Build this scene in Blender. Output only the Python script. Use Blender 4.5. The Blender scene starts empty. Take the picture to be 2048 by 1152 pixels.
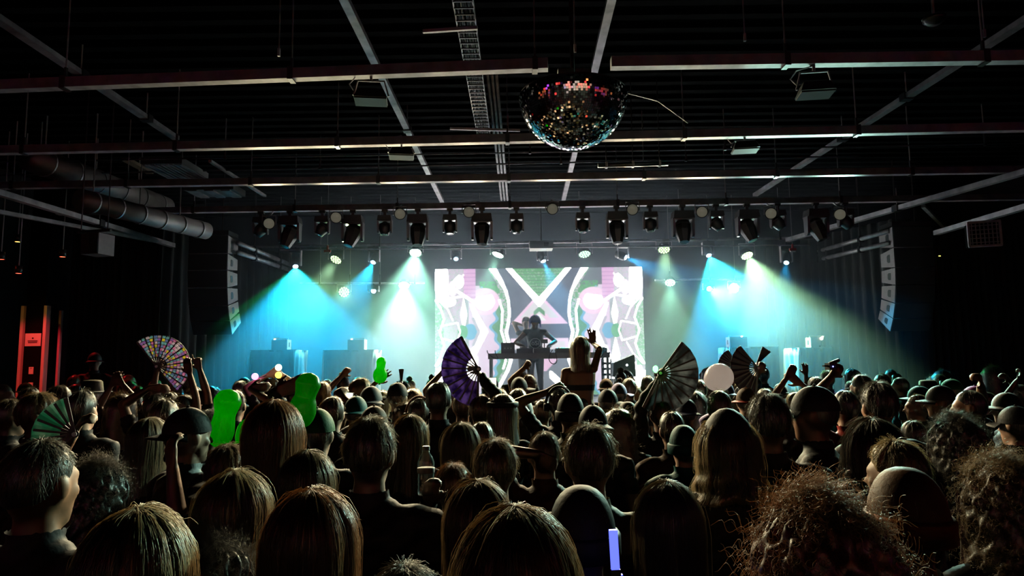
import bpy, bmesh, math, random
import numpy as np
from mathutils import Vector, Matrix, Euler
PI = math.pi
sc = bpy.context.scene
C = sc.collection
# ------------------------------------------------------------------ camera
F = 1365.0                      # focal length in pixels of the 2048 x 1152 frame
PITCH = math.atan((722 - 576) / F)
ROLL = math.radians(0.7)
CAM = Vector((0, 0, 1.98))
fw = Vector((0, math.cos(PITCH), math.sin(PITCH)))
rt0 = Vector((1, 0, 0)); up0 = rt0.cross(fw)
rt = rt0 * math.cos(ROLL) - up0 * math.sin(ROLL)
up = up0 * math.cos(ROLL) + rt0 * math.sin(ROLL)
cd = bpy.data.cameras.new('camera'); cam = bpy.data.objects.new('camera', cd); C.objects.link(cam)
cd.sensor_width = 36; cd.lens = 36 * F / 2048; cd.clip_start = 0.05; cd.clip_end = 200
cam.matrix_world = Matrix(((rt.x, up.x, -fw.x, CAM.x), (rt.y, up.y, -fw.y, CAM.y), (rt.z, up.z, -fw.z, CAM.z), (0, 0, 0, 1)))
sc.camera = cam
def ray(px, py): return fw + rt * ((px - 1024) / F) - up * ((py - 576) / F)
def P(px, py, d):
    r = ray(px, py); return CAM + r * (d / r.y)
def PZ(px, py, z):
    r = ray(px, py); return CAM + r * ((z - CAM.z) / r.z)
# ------------------------------------------------------------------ world and exposure
w = bpy.data.worlds.new('dark_room'); sc.world = w; w.use_nodes = True
w.node_tree.nodes['Background'].inputs[0].default_value = (0.25, 0.5, 0.4, 1)
w.node_tree.nodes['Background'].inputs[1].default_value = 0.002
sc.view_settings.view_transform = 'Standard'; sc.view_settings.look = 'None'
sc.view_settings.exposure = 0.15; sc.view_settings.gamma = 1.0; sc.view_settings.use_curve_mapping = False
sc.cycles.max_bounces = 5; sc.cycles.diffuse_bounces = 0; sc.cycles.glossy_bounces = 2; sc.cycles.volume_bounces = 0
sc.cycles.transmission_bounces = 1; sc.cycles.transparent_max_bounces = 8
sc.cycles.sample_clamp_indirect = 3.0
sc.cycles.use_denoising = True
# ------------------------------------------------------------------ helpers
def srgb(r, g, b):
    f = lambda c: (c / 255 / 12.92) if c / 255 <= .04045 else ((c / 255 + .055) / 1.055) ** 2.4
    return (f(r), f(g), f(b), 1)
MATS = {}
def mat(name, col=(0.1, .1, .1, 1), rough=.6, metal=0.0, emit=None, es=1.0, noise=0.0, nscale=20.0, bump=0.0, trans=0.0, sheen=0.0, spec=.5, alpha=1.0, transl=0.0):
    if name in MATS: return MATS[name]
    m = bpy.data.materials.new(name); m.use_nodes = True; nt = m.node_tree; b = nt.nodes['Principled BSDF']
    if len(col) == 3: col = (*col, 1)
    b.inputs['Base Color'].default_value = col; b.inputs['Roughness'].default_value = rough; b.inputs['Metallic'].default_value = metal
    b.inputs['Transmission Weight'].default_value = trans; b.inputs['Specular IOR Level'].default_value = spec
    b.inputs['Alpha'].default_value = alpha
    if sheen: b.inputs['Sheen Weight'].default_value = sheen
    if emit:
        b.inputs['Emission Color'].default_value = (*emit[:3], 1); b.inputs['Emission Strength'].default_value = es
    if noise or bump:
        tc = nt.nodes.new('ShaderNodeTexCoord'); n = nt.nodes.new('ShaderNodeTexNoise'); n.inputs['Scale'].default_value = nscale; n.inputs['Detail'].default_value = 4
        nt.links.new(tc.outputs['Object'], n.inputs['Vector'])
        if noise:
            mx = nt.nodes.new('ShaderNodeMix'); mx.data_type = 'RGBA'; mx.blend_type = 'MULTIPLY'; mx.inputs[0].default_value = 1
            mr = nt.nodes.new('ShaderNodeMapRange'); mr.inputs[1].default_value = .3; mr.inputs[2].default_value = .7; mr.inputs[3].default_value = 1 - noise; mr.inputs[4].default_value = 1 + noise
            nt.links.new(n.outputs[0], mr.inputs[0]); mx.inputs[6].default_value = col
            nt.links.new(mr.outputs[0], mx.inputs[7]); nt.links.new(mx.outputs[2], b.inputs['Base Color'])
        if bump:
            bp = nt.nodes.new('ShaderNodeBump'); bp.inputs['Strength'].default_value = bump; bp.inputs['Distance'].default_value = .01
            nt.links.new(n.outputs[0], bp.inputs['Height']); nt.links.new(bp.outputs[0], b.inputs['Normal'])
    if transl:
        out = nt.nodes['Material Output']; t = nt.nodes.new('ShaderNodeBsdfTranslucent'); t.inputs[0].default_value = col
        ms = nt.nodes.new('ShaderNodeMixShader'); ms.inputs[0].default_value = transl
        nt.links.new(b.outputs[0], ms.inputs[1]); nt.links.new(t.outputs[0], ms.inputs[2]); nt.links.new(ms.outputs[0], out.inputs[0])
    MATS[name] = m; return m
def emis(name, rgb, s, smp=True):
    m = mat(name, (0.02, .02, .02), .3, emit=rgb, es=s)
    if not smp: m.cycles.emission_sampling = 'NONE'
    return m
def frame_of(d):
    d = Vector(d).normalized(); h = Vector((0, 0, 1)) if abs(d.z) < .95 else Vector((1, 0, 0))
    u = d.cross(h).normalized(); return u, u.cross(d).normalized(), d
class MB:
    def __init__(s): s.v = []; s.f = []; s.n = 0
    def add(s, vs, fs):
        s.v += [tuple(v) for v in vs]; s.f += [tuple(i + s.n for i in f) for f in fs]; s.n += len(vs); return s
    def box(s, c, sz, M=None, taper=(1, 1)):
        x, y, z = (q / 2 for q in sz); tx, ty = taper
        vs = [(-x, -y, -z), (x, -y, -z), (x, y, -z), (-x, y, -z), (-x * tx, -y * ty, z), (x * tx, -y * ty, z), (x * tx, y * ty, z), (-x * tx, y * ty, z)]
        vs = [Vector(v) for v in vs]
        if M is not None: vs = [M @ v for v in vs]
        c = Vector(c)
        return s.add([v + c for v in vs], [(0, 3, 2, 1), (4, 5, 6, 7), (0, 1, 5, 4), (1, 2, 6, 5), (2, 3, 7, 6), (3, 0, 4, 7)])
    def bar(s, a, b, wd, ht):
        a = Vector(a); b = Vector(b); u, v, d = frame_of(b - a); vs = []
        for q in (a, b):
            for i, j in ((-1, -1), (1, -1), (1, 1), (-1, 1)): vs.append(q + u * wd / 2 * i + v * ht / 2 * j)
        return s.add(vs, [(0, 3, 2, 1), (4, 5, 6, 7), (0, 1, 5, 4), (1, 2, 6, 5), (2, 3, 7, 6), (3, 0, 4, 7)])
    def tube(s, pts, r, n=10, cap=True):
        pts = [Vector(p) for p in pts]; m = len(pts)
        if not hasattr(r, '__len__'): r = [r] * m
        vs = []; u = None
        for i, p in enumerate(pts):
            d = (pts[min(i + 1, m - 1)] - pts[max(i - 1, 0)]).normalized()
            if u is None: u = frame_of(d)[0]
            u = (u - d * u.dot(d)).normalized(); v = d.cross(u)
            for k in range(n):
                a = 2 * PI * k / n; vs.append(p + (u * math.cos(a) + v * math.sin(a)) * r[i])
        fs = [(i * n + k, i * n + (k + 1) % n, (i + 1) * n + (k + 1) % n, (i + 1) * n + k) for i in range(m - 1) for k in range(n)]
        if cap: fs += [tuple(range(n - 1, -1, -1)), tuple(range((m - 1) * n, m * n))]
        return s.add(vs, fs)
    def lathe(s, prof, n=16, c=(0, 0, 0), M=None, sx=1, sy=1):
        vs = []; c = Vector(c)
        for (r, z) in prof:
            for k in range(n):
                a = 2 * PI * (k + .5) / n; q = Vector((r * math.cos(a) * sx, r * math.sin(a) * sy, z)); vs.append((M @ q if M is not None else q) + c)
        m = len(prof)
        fs = [(i * n + k, i * n + (k + 1) % n, (i + 1) * n + (k + 1) % n, (i + 1) * n + k) for i in range(m - 1) for k in range(n)]
        fs += [tuple(range(n - 1, -1, -1)), tuple(range((m - 1) * n, m * n))]
        return s.add(vs, fs)
    def prism(s, poly, o, u, v, w):      # polygon in the plane (u, v) at o, extruded by the vector w
        o = Vector(o); u = Vector(u); v = Vector(v); w = Vector(w); n = len(poly)
        a = [o + u * p[0] + v * p[1] for p in poly]
        return s.add(a + [p + w for p in a], [tuple(range(n - 1, -1, -1)), tuple(range(n, 2 * n))] + [(i, (i + 1) % n, n + (i + 1) % n, n + i) for i in range(n)])
    def ball(s, c, r, n=12, m=8):
        if not hasattr(r, '__len__'): r = (r, r, r)
        return s.lathe([(math.sin(PI * (i + .05) / (m + .1)), -math.cos(PI * (i + .05) / (m + .1))) for i in range(m + 1)], n, c, Matrix.Diagonal(Vector(r)))
    def mesh(s, name, smooth=False):
        me = bpy.data.meshes.new(name); me.from_pydata([tuple(v) for v in s.v], [], s.f); me.update()
        if smooth: me.polygons.foreach_set('use_smooth', [True] * len(me.polygons))
        return me
    def build(s, name, m, parent=None, smooth=False, loc=None):
        return link(name, s.mesh(name, smooth), m, parent, loc)
def link(name, me, m=None, parent=None, loc=None):
    o = bpy.data.objects.new(name, me); C.objects.link(o)
    if m is not None:
        if len(me.materials) == 0: me.materials.append(m)
        elif me.materials[0] is not m:
            o.material_slots[0].link = 'OBJECT'; o.material_slots[0].material = m
    if parent is not None: o.parent = parent
    if loc is not None: o.location = loc
    return o
def tag(o, label=None, cat=None, group=None, kind=None):
    if label: o['label'] = label
    if cat: o['category'] = cat
    if group: o['group'] = group
    if kind: o['kind'] = kind
    return o
def thing(name, label, cat, loc=(0, 0, 0), rotz=0, group=None):
    o = bpy.data.objects.new(name, None); C.objects.link(o); o.location = loc; o.rotation_euler = (0, 0, rotz); o.empty_display_size = .1
    return tag(o, label, cat, group)
ORD = 'first second third fourth fifth sixth seventh eighth ninth tenth eleventh twelfth thirteenth fourteenth fifteenth sixteenth seventeenth eighteenth nineteenth twentieth'.split()
def face_dir(o, d, roll=0):
    o.rotation_mode = 'QUATERNION'; o.rotation_quaternion = Vector(d).to_track_quat('-Z', 'Y')
def spot(name, loc, d, col, power, angle, blend=.3, radius=.03, parent=None):
    l = bpy.data.lights.new(name, 'SPOT'); l.color = col[:3]; l.energy = power; l.spot_size = math.radians(angle); l.spot_blend = blend; l.shadow_soft_size = radius
    o = bpy.data.objects.new(name, l); C.objects.link(o); o.location = loc; face_dir(o, d)
    return o
# ------------------------------------------------------------------ materials
M_floor = mat('floor_concrete', (.012, .012, .013), .5, noise=.3)
M_wall = mat('dark_wall', (.015, .016, .017), .8, noise=.4, nscale=4)
M_deck = mat('roof_deck', (.005, .0055, .0055), .95, spec=.05, noise=.3, nscale=3)
M_black = mat('black_metal', (.012, .012, .013), .4, metal=.3)
M_blackp = mat('black_plastic', (.018, .018, .02), .45)
M_pipe = mat('painted_pipe', (.85, .8, .87), .6, metal=.1, noise=.3, nscale=6)
M_steel = mat('galvanised_steel', (.45, .43, .46), .5, metal=.4, noise=.35, nscale=5)
M_rod = mat('hanger_rod_steel', (.35, .35, .37), .5, metal=.4)
M_drape = mat('black_drape', (.05, .052, .052), .9, sheen=.3)
M_grille = mat('speaker_grille', (.02, .02, .022), .8, bump=.5, nscale=200)
M_cab = mat('speaker_cabinet', (.42, .4, .43), .55, noise=.08)
M_white = mat('white_paint', (.75, .75, .75), .5)
M_red = mat('red_plastic', (.6, .03, .03), .4)
HAZE = .053
# ------------------------------------------------------------------ the hall
XL, XR, YB, YF, ZC = -9.6, 10.4, -6.0, 17.2, 5.75
SY, SZ = 11.4, 1.15             # stage front edge and stage height
def struct(name, mb, m, label=None, cat=None):
    o = mb.build(name, m); return tag(o, label, cat, kind='structure')
struct('floor', MB().box(((XL + XR) / 2, (YB + YF) / 2, -.1), (XR - XL, YF - YB, .2)), M_floor, 'dark concrete dance floor under the crowd', 'floor')
struct('wall_left', MB().box((XL - .1, (YB + YF) / 2, ZC / 2), (.2, YF - YB, ZC)), M_wall, 'dark side wall beyond the red lit column', 'wall')
struct('wall_right', MB().box((XR + .1, (YB + YF) / 2, ZC / 2), (.2, YF - YB, ZC)), M_wall, 'black side wall behind the green lit crowd', 'wall')
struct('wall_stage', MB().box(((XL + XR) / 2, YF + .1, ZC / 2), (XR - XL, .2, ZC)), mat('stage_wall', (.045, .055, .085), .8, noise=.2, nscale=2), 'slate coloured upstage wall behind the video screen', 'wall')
struct('wall_back', MB().box(((XL + XR) / 2, YB - .1, ZC / 2), (XR - XL, .2, ZC)), M_wall, 'dark rear wall of the hall', 'wall')
# roof deck: corrugated sheet, ribs across the hall
mb = MB(); x0, x1 = XL, XR; n = int((YF - YB) / .3); prof = []
for i in range(n):
    y = YB + i * .3; prof += [(y, ZC), (y + .13, ZC), (y + .16, ZC - .05), (y + .27, ZC - .05)]
prof.append((YF, ZC)); k = len(prof)
mb.add([(x0, y, z) for y, z in prof] + [(x1, y, z) for y, z in prof] + [(x0, YB, ZC + .1), (x0, YF, ZC + .1), (x1, YB, ZC + .1), (x1, YF, ZC + .1)],
       [(i, k + i, k + i + 1, i + 1) for i in range(k - 1)] + [(2 * k, 2 * k + 1, 2 * k + 3, 2 * k + 2)])
struct('ceiling', mb, M_deck, 'dark corrugated roof deck above the pipe grid', 'ceiling')
# stage
st = thing('stage', 'raised black stage carrying the screen and the performers', 'stage', (0, 0, 0)); st['kind'] = 'structure'
MB().box((.35, (SY + YF) / 2, SZ - .03), (15.0, YF - SY, .06)).build('deck', mat('stage_deck', (.03, .03, .033), .45, noise=.3), st)
MB().box((.35, SY + .03, (SZ - .06) / 2), (15.0, .06, SZ - .06)).build('fascia', M_black, st)
# drapes at the stage wings: pleated cloth with real folds
def drape(name, a, b, z0, z1, m, label, pleats, amp=.07, parent=None, seed=0, cat='curtain'):
    rnd = random.Random(seed); a = Vector(a); b = Vector(b); L = (b - a).length; d = (b - a).normalized(); nn = Vector((-d.y, d.x, 0)); N = pleats * 8
    ph = [rnd.uniform(.7, 1.3) for _ in range(pleats + 1)]
    mb = MB(); rows = 7; vs = []
    for j in range(rows):
        t = j / (rows - 1)
        for i in range(N + 1):
            u = i / N; q = u * pleats; k = int(min(q, pleats - 1)); s = math.sin(2 * PI * q) * amp * ph[k] * (.6 + .5 * (1 - t)) + .02 * math.sin(q * 1.7 + 3 * t)
            vs.append(a + d * L * u + nn * s + Vector((0, 0, z0 + (z1 - z0) * t)))
    fs = [(j * (N + 1) + i, j * (N + 1) + i + 1, (j + 1) * (N + 1) + i + 1, (j + 1) * (N + 1) + i) for j in range(rows - 1) for i in range(N)]
    mb.add(vs, fs); o = mb.build(name, m, parent, True)
    md = o.modifiers.new('t', 'SOLIDIFY'); md.thickness = .008
    if parent is None: tag(o, label, cat)
    return o
drape('wing_curtain', (-9.5, 13.4, 0), (-6.95, 13.4, 0), 0.02, 4.7, M_drape, 'long black pleated curtain left of the stage behind the line array', 18, seed=1)
drape('wing_curtain', (-6.9, 13.35, 0), (-5.6, 16.9, 0), SZ + .01, 4.7, M_drape, 'short black side curtain running back along the left stage wing', 16, seed=2)
drape('wing_curtain', (7.7, 13.4, 0), (10.2, 13.4, 0), 0.02, 4.7, M_drape, 'long black pleated curtain right of the stage behind the line array', 18, seed=3)
drape('wing_curtain', (7.6, 13.35, 0), (6.3, 16.9, 0), SZ + .01, 4.7, M_drape, 'black side curtain running back along the right stage wing', 16, seed=4)
# ------------------------------------------------------------------ pipe grid
GZ, BZ = 4.62, 5.36
def pipe_at(ab, px):
    a, b = ab; lo, hi = 0.0, 1.0
    for _ in range(24):             # the point of the pipe that shows at px
        u = (lo + hi) / 2; q = a + (b - a) * u; v = q - CAM
        if 1024 + F * v.dot(rt) / v.dot(fw) < px: lo = u
        else: hi = u
    return q
def pipe_run(pts, z, rods, label, r=.027, m=M_pipe, clamps=True, name='lighting_pipe', zc=None, group='overhead pipe grid', flat=0.0):
    a, b = PZ(*pts[0], z), PZ(*pts[1], z)
    t = thing(name, label, 'beam' if flat else 'pipe', (a + b) / 2, 0, group); o = t.location.copy()
    if flat:        # a box channel, its underside at height z
        h_ = Vector((0, 0, .05)); MB().bar(a - o + h_, b - o + h_, flat, .1).build('channel', m, t)
    else: MB().tube([a - o, b - o], r, 12).build('pipe', m, t, True)
    for px in rods:
        q = pipe_at((a, b), px) - o
        top = (zc or BZ + .3) - o.z
        MB().tube([q + Vector((0, 0, .19)), (q.x, q.y, top)], .0075, 6).build('hanger_rod', M_rod, t)
        mb = MB().box(q + Vector((0, 0, .05)), (.05, flat + .02, .125)).box(q + Vector((0, 0, .16)), (.02, .03, .1)) if flat else MB().box(q, (.035, r * 2 + .02, r * 2 + .02)).box(q + Vector((0, 0, .11)), (.02, .03, .17))
        mb.build('pipe_clamp', M_black, t)
    return a, b
PIPE1L = pipe_run([(-60, 185), (1096, 140)], GZ, [130, 583, 1070], 'nearest overhead beam on the left, ending beside the mirror ball', flat=.095, name='lighting_channel')
PIPE1R = pipe_run([(1222, 137), (2110, 124)], GZ, [1572, 1968], 'nearest overhead beam on the right, starting above the mirror ball', flat=.095, name='lighting_channel')
PIPE2 = pipe_run([(-60, 310), (2110, 261)], GZ, [48, 353, 675, 1015, 1368, 1714], 'second overhead beam from the camera, passing behind the mirror ball', flat=.095, name='lighting_channel')
pipe_run([(-60, 379), (2110, 345)], GZ, [26, 255, 502, 757, 1018, 1288, 1553, 1822], 'third overhead beam from the camera, below the mirror ball', flat=.095, name='lighting_channel')
PIPE4 = pipe_run([(60, 431), (2110, 399)], GZ, [388, 590, 795, 1020, 1235, 1452, 1680], 'fourth overhead beam, just above the row of moving heads', flat=.1, name='lighting_channel')
pipe_run([(470, 418), (1900, 396)], GZ + .16, [], 'thin upper pipe along the stage front truss', .018)
# sprinkler mains: thin pipes between
pipe_run([(-60, 325), (2110, 286)], 5.05, [80, 450, 1060, 1450, 1970], 'thin sprinkler line hung between the second and third pipes', .011, name='sprinkler_pipe')
pipe_run([(-60, 352), (1720, 312)], 5.1, [640, 1122, 1372], 'thin sprinkler line hung just above the third pipe', .013, name='sprinkler_pipe')
# roof struts that run towards the stage
def strut(p, q, z, wd, ht, label, m=M_steel, name='roof_strut', couplers=(), z2=None):
    a, b = PZ(*p, z), PZ(*q, z2 or z); t = thing(name, label, 'strut', (a + b) / 2, 0, 'roof struts'); o = t.location.copy()
    MB().bar(a - o, b - o, wd, ht).build('channel', m, t)
    for u in couplers:
        c = a + (b - a) * u - o; d = (b - a).normalized()
        MB().bar(c - d * .06, c + d * .06, wd + .03, ht + .03).build('coupler', M_black, t)
        MB().tube([c, c + Vector((0, 0, .36))], .008, 6).build('hanger_rod', M_rod, t)
    return t
strut((-40, 13), (352, 276), BZ, .1, .06, 'long grey strut crossing the upper left corner of the ceiling', couplers=(.4, .78))
strut((684, -12), (884, 402), BZ, .085, .06, 'grey strut left of the cable tray, running to the stage', couplers=(.45,))
strut((1225, -12), (1127, 398), BZ, .085, .06, 'grey strut that passes behind the mirror ball', couplers=(.35,))
strut((2090, 15), (1510, 390), BZ, .1, .06, 'long reddish grey strut crossing the upper right corner', couplers=(.3, .52))
strut((-20, 380), (346, 491), 4.35, .1, .08, 'heavy strut above the left curtain', couplers=(.5,))
strut((-20, 420), (330, 486), 4.3, .06, .06, 'thin strut just under the heavy one on the left')
strut((250, 318), (300, 345), 5.2, .12, .05, 'short brown strut end beside the slotted vent', mat('brown_steel', (.25, .19, .13), .6))
strut((420, 322), (530, 392), 5.1, .05, .04, 'thin strut right of the slotted vent')
strut((2080, 335), (1575, 480), 4.5, .1, .08, 'heavy strut above the right line array', couplers=(.45,))
strut((2080, 405), (1872, 466), 4.15, .1, .08, 'strut end above the vent on the right')
strut((1846, 412), (1890, 456), 4.5, .06, .05, 'short diagonal strut above the right curtain')
# ducts, vents
def duct(p, q, z, r, label, z2=None, seams=6):
    a, b = PZ(*p, z), PZ(*q, z2 or z); t = thing('air_duct', label, 'duct', (a + b) / 2, 0, 'air ducts'); o = t.location.copy()
    MB().tube([a - o, b - o], r, 20).build('duct_tube', mat('duct_sheet', (.3, .27, .27), .5, metal=.3, noise=.2, nscale=3), t, True)
    d = (b - a).normalized()
    for k in range(seams):
        c = a + (b - a) * ((k + .5) / seams) - o; MB().tube([c - d * .012, c + d * .012], r + .012, 20).build('duct_collar', M_steel, t)
        if k % 2 == 0: MB().tube([c + Vector((0, 0, r)), (c.x, c.y, 5.71 - o.z)], .01, 6).build('hanger_rod', M_rod, t)
    return t
duct((60, 315), (330, 415), 4.98, .2, 'fat round air duct under the left ceiling')
duct((160, 398), (412, 462), 4.36, .15, 'thinner air duct leading to the left line array')
def vent(px, py, z, sx, sy, label, slats=9, rz=0):
    c = PZ(px, py, z); t = thing('ceiling_vent', label, 'vent', c, rz)
    MB().box((0, 0, .06), (sx, sy, .1)).build('vent_box', mat('vent_paint', (.32, .31, .32), .6), t)
    for k in range(slats):
        MB().box((-sx / 2 + (k + .5) * sx / slats, 0, 0), (sx / slats * .55, sy * .94, .02)).build('slat', M_steel, t)
    return t
vent(352, 345, 5.0, .62, .9, 'slotted rectangular ceiling vent on the left')
vent(430, 388, 4.75, .8, .5, 'flat duct panel below the slotted vent on the left', 3)
c = P(1968, 468, 9.5); t = thing('wall_vent', 'square wire mesh vent high on the right side', 'vent', c, math.radians(-20))
MB().box((0, .1, 0), (.36, .2, .32)).build('vent_box', M_deck, t)
for k in range(7): MB().box((-.15 + k * .05, -.02, 0), (.012, .02, .3)).build('slat', M_pipe, t)
for k in range(5): MB().box((0, -.02, -.12 + k * .06), (.34, .02, .01)).build('slat', M_pipe, t)
MB().box((0, -.02, .17), (.4, .04, .03)).box((0, -.02, -.17), (.4, .04, .03)).box((-.19, -.02, 0), (.03, .04, .34)).box((.19, -.02, 0), (.03, .04, .34)).build('vent_frame', M_pipe, t)
c = P(181, 487, 8.6); t = thing('hanging_speaker', 'small grey box speaker hung over the left side of the crowd', 'speaker', c, math.radians(-12))
MB().box((0, .12, 0), (.26, .26, .27)).build('cabinet', M_cab, t)
MB().box((-.068, -.015, 0), (.115, .012, .25)).build('grille', M_cab, t); MB().box((.068, -.015, 0), (.115, .012, .25)).build('grille', M_cab, t)
MB().box((0, .05, .17), (.5, .04, .03)).tube([(-.2, .05, .18), (-.2, .05, 5.7 - c.z)], .008, 6).tube([(.2, .05, .18), (.2, .05, 5.7 - c.z)], .008, 6).build('bracket', M_black, t)
# cable tray
a, b = PZ(922, -25, 5.08), PZ(968, 272, 5.08); t = thing('cable_tray', 'long wire cable tray full of cables left of the mirror ball', 'cable tray', (a + b) / 2); o = t.location.copy(); d = b - a; L = d.length; dn = d.normalized(); u = Vector((dn.y, -dn.x, 0))
for s in (-1, 1):
    MB().bar(a - o + u * .085 * s, b - o + u * .085 * s, .012, .05).build('side_rail', M_steel, t)
nr = int(L / .11)
rung = MB().bar(-u * .085, u * .085, .014, .012).mesh('rung')
for k in range(nr): link('rung', rung, M_black, t, a - o + d * ((k + .5) / nr) + Vector((0, 0, -.03)))
rnd = random.Random(5)
for k in range(9):
    off = u * (-.065 + .0165 * k); pts = [a - o + d * (j / 14) + off + u * rnd.uniform(-.008, .008) + Vector((0, 0, rnd.uniform(-.015, .02))) for j in range(15)]
    MB().tube(pts, .0085, 6).build('cable', mat('cable_grey%d' % (k % 3), [(.7, .68, .76), (.45, .44, .5), (.8, .8, .86)][k % 3], .5), t, True)
for k in range(3):
    px = 992 + 8 * k; a, b = PZ(975 + 9 * k, 150, 5.2), PZ(1003 + 6 * k, 400, 5.2); o = (a + b) / 2
    tt = MB().tube([a - o, b - o], .02, 8).build('conduit', M_steel, None, True, o); tag(tt, '%s of three parallel grey conduits beside the cable tray' % ('left one', 'middle one', 'right one')[k], 'conduit', 'conduits beside the cable tray')
# cross arm on tray
a, b = PZ(846, 63, 5.0), PZ(955, 56, 5.0); o = (a + b) / 2; tag(MB().bar(a - o, b - o, .03, .03).build('tray_support', M_steel, None, False, o), 'thin horizontal support arm under the cable tray', 'bracket')
a, b = PZ(900, 257, 5.0), PZ(1040, 261, 5.0); o = (a + b) / 2; tag(MB().bar(a - o, b - o, .03, .03).build('tray_support', M_steel, None, False, o), 'horizontal support arm where the cable tray ends', 'bracket')
a, b = PZ(1196, 331, GZ - .1), PZ(1336, 327, GZ - .1); o = (a + b) / 2
t = thing('batten_tube', 'short thick pale tube clamped under the ball near the third pipe', 'tube', o); MB().tube([a - o, b - o], .03, 10).build('tube', mat('pale_tube', (.4, .46, .45), .4), t, True)
for s in (.12, .5, .88): q = a + (b - a) * s - o; MB().box(q, (.03, .075, .075)).tube([q, (q.x, q.y, 5.7 - o.z)], .007, 6).build('clamp', M_black, t)
# small loose rods hanging from the roof at the top of the frame
for (px, py0, py1, lab) in ((1489, -10, 68, 'dark hanging rod near the top right'), (558, -10, 98, 'thin green lit hanging cable near the top left'), (1150, -10, 90, 'blue tinted hanging chain right of the cable tray'), (1968, 5, 60, 'pale hanging rod at the far upper right')):
    a, b = P(px, py0, 5.6), P(px, py1, 5.6); o = b; tt = thing('hanging_rod', lab, 'rod', o)
    MB().tube([(0, 0, 0), (0, 0, 5.7 - o.z)], .006, 6).build('rod', M_rod, tt); MB().box((0, 0, -.03), (.02, .02, .07)).build('hook', M_steel, tt)
c = P(1868, 38, 5.4); t = thing('smoke_detector', 'round dome fitting hanging at the top right of the ceiling', 'detector', c)
MB().lathe([(.0, -.05), (.05, -.045), (.085, -.015), (.09, .01), (.02, .03)], 20).build('dome', mat('dome_grey', (.35, .33, .36), .3), t, True); MB().tube([(0, 0, .03), (0, 0, 5.7 - c.z)], .012, 8).build('stem', M_rod, t)
# ------------------------------------------------------------------ mirror ball (a half ball with a flat top)
bc = P(1146, 192, 6.05); BR = .49
t = thing('mirror_ball', 'large half mirror ball covered in small square mirrors under the ceiling', 'mirror ball', bc)
prof = [(BR * .985 * math.cos(x), -BR * .985 * math.sin(x)) for x in np.linspace(PI / 2 - .02, 0, 24)] + [(BR * .985, .02), (BR * .8, .06), (.2, .07)]
MB().lathe(prof, 48).build('shell', mat('ball_core', (.02, .02, .02), .6), t, True)
rnd = random.Random(11); mb = MB(); rows = 38; ts = BR * (PI / 2) / rows
for i in range(rows):
    el = -(i + .5) / rows * PI / 2; rr = BR * math.cos(el); n = max(3, int(2 * PI * rr / ts))
    for k in range(n):
        az = 2 * PI * (k + .5 * (i % 2)) / n; nrm = Vector((math.cos(el) * math.cos(az), math.cos(el) * math.sin(az), math.sin(el)))
        c = nrm * BR; e1 = Vector((-math.sin(az), math.cos(az), 0)); e2 = nrm.cross(e1)
        e1 = (e1 + nrm * rnd.gauss(0, .05)).normalized(); e2 = (e2 + nrm * rnd.gauss(0, .05)).normalized(); h = ts * .46; nn = e1.cross(e2)
        if nn.dot(nrm) < 0: nn = -nn
        top = [c + e1 * h * p + e2 * h * q + nn * .004 for p, q in ((-1, -1), (1, -1), (1, 1), (-1, 1))]
        mb.add(top + [q - nn * .008 for q in top], [(0, 1, 2, 3), (0, 4, 5, 1), (1, 5, 6, 2), (2, 6, 7, 3), (3, 7, 4, 0)])
tag(mb.build('mirror_tiles', mat('mirror', (.8, .8, .82), .03, metal=1.0), t), 'small square mirrors', kind='stuff')
MB().tube([(0, 0, .06), (0, 0, 5.7 - bc.z)], .02, 8).build('hanging_shaft', M_black, t)
mb = MB().box((-.075, -.06, .17), (.14, .2, .05)).box((.085, -.06, .17), (.14, .2, .05)); mb.build('motor_box', M_white, t)
MB().tube([(.47, 0, .03), (.8, .1, -.02), (1.1, .2, -.2)], .004, 5).build('safety_wire', M_steel, t)
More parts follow.
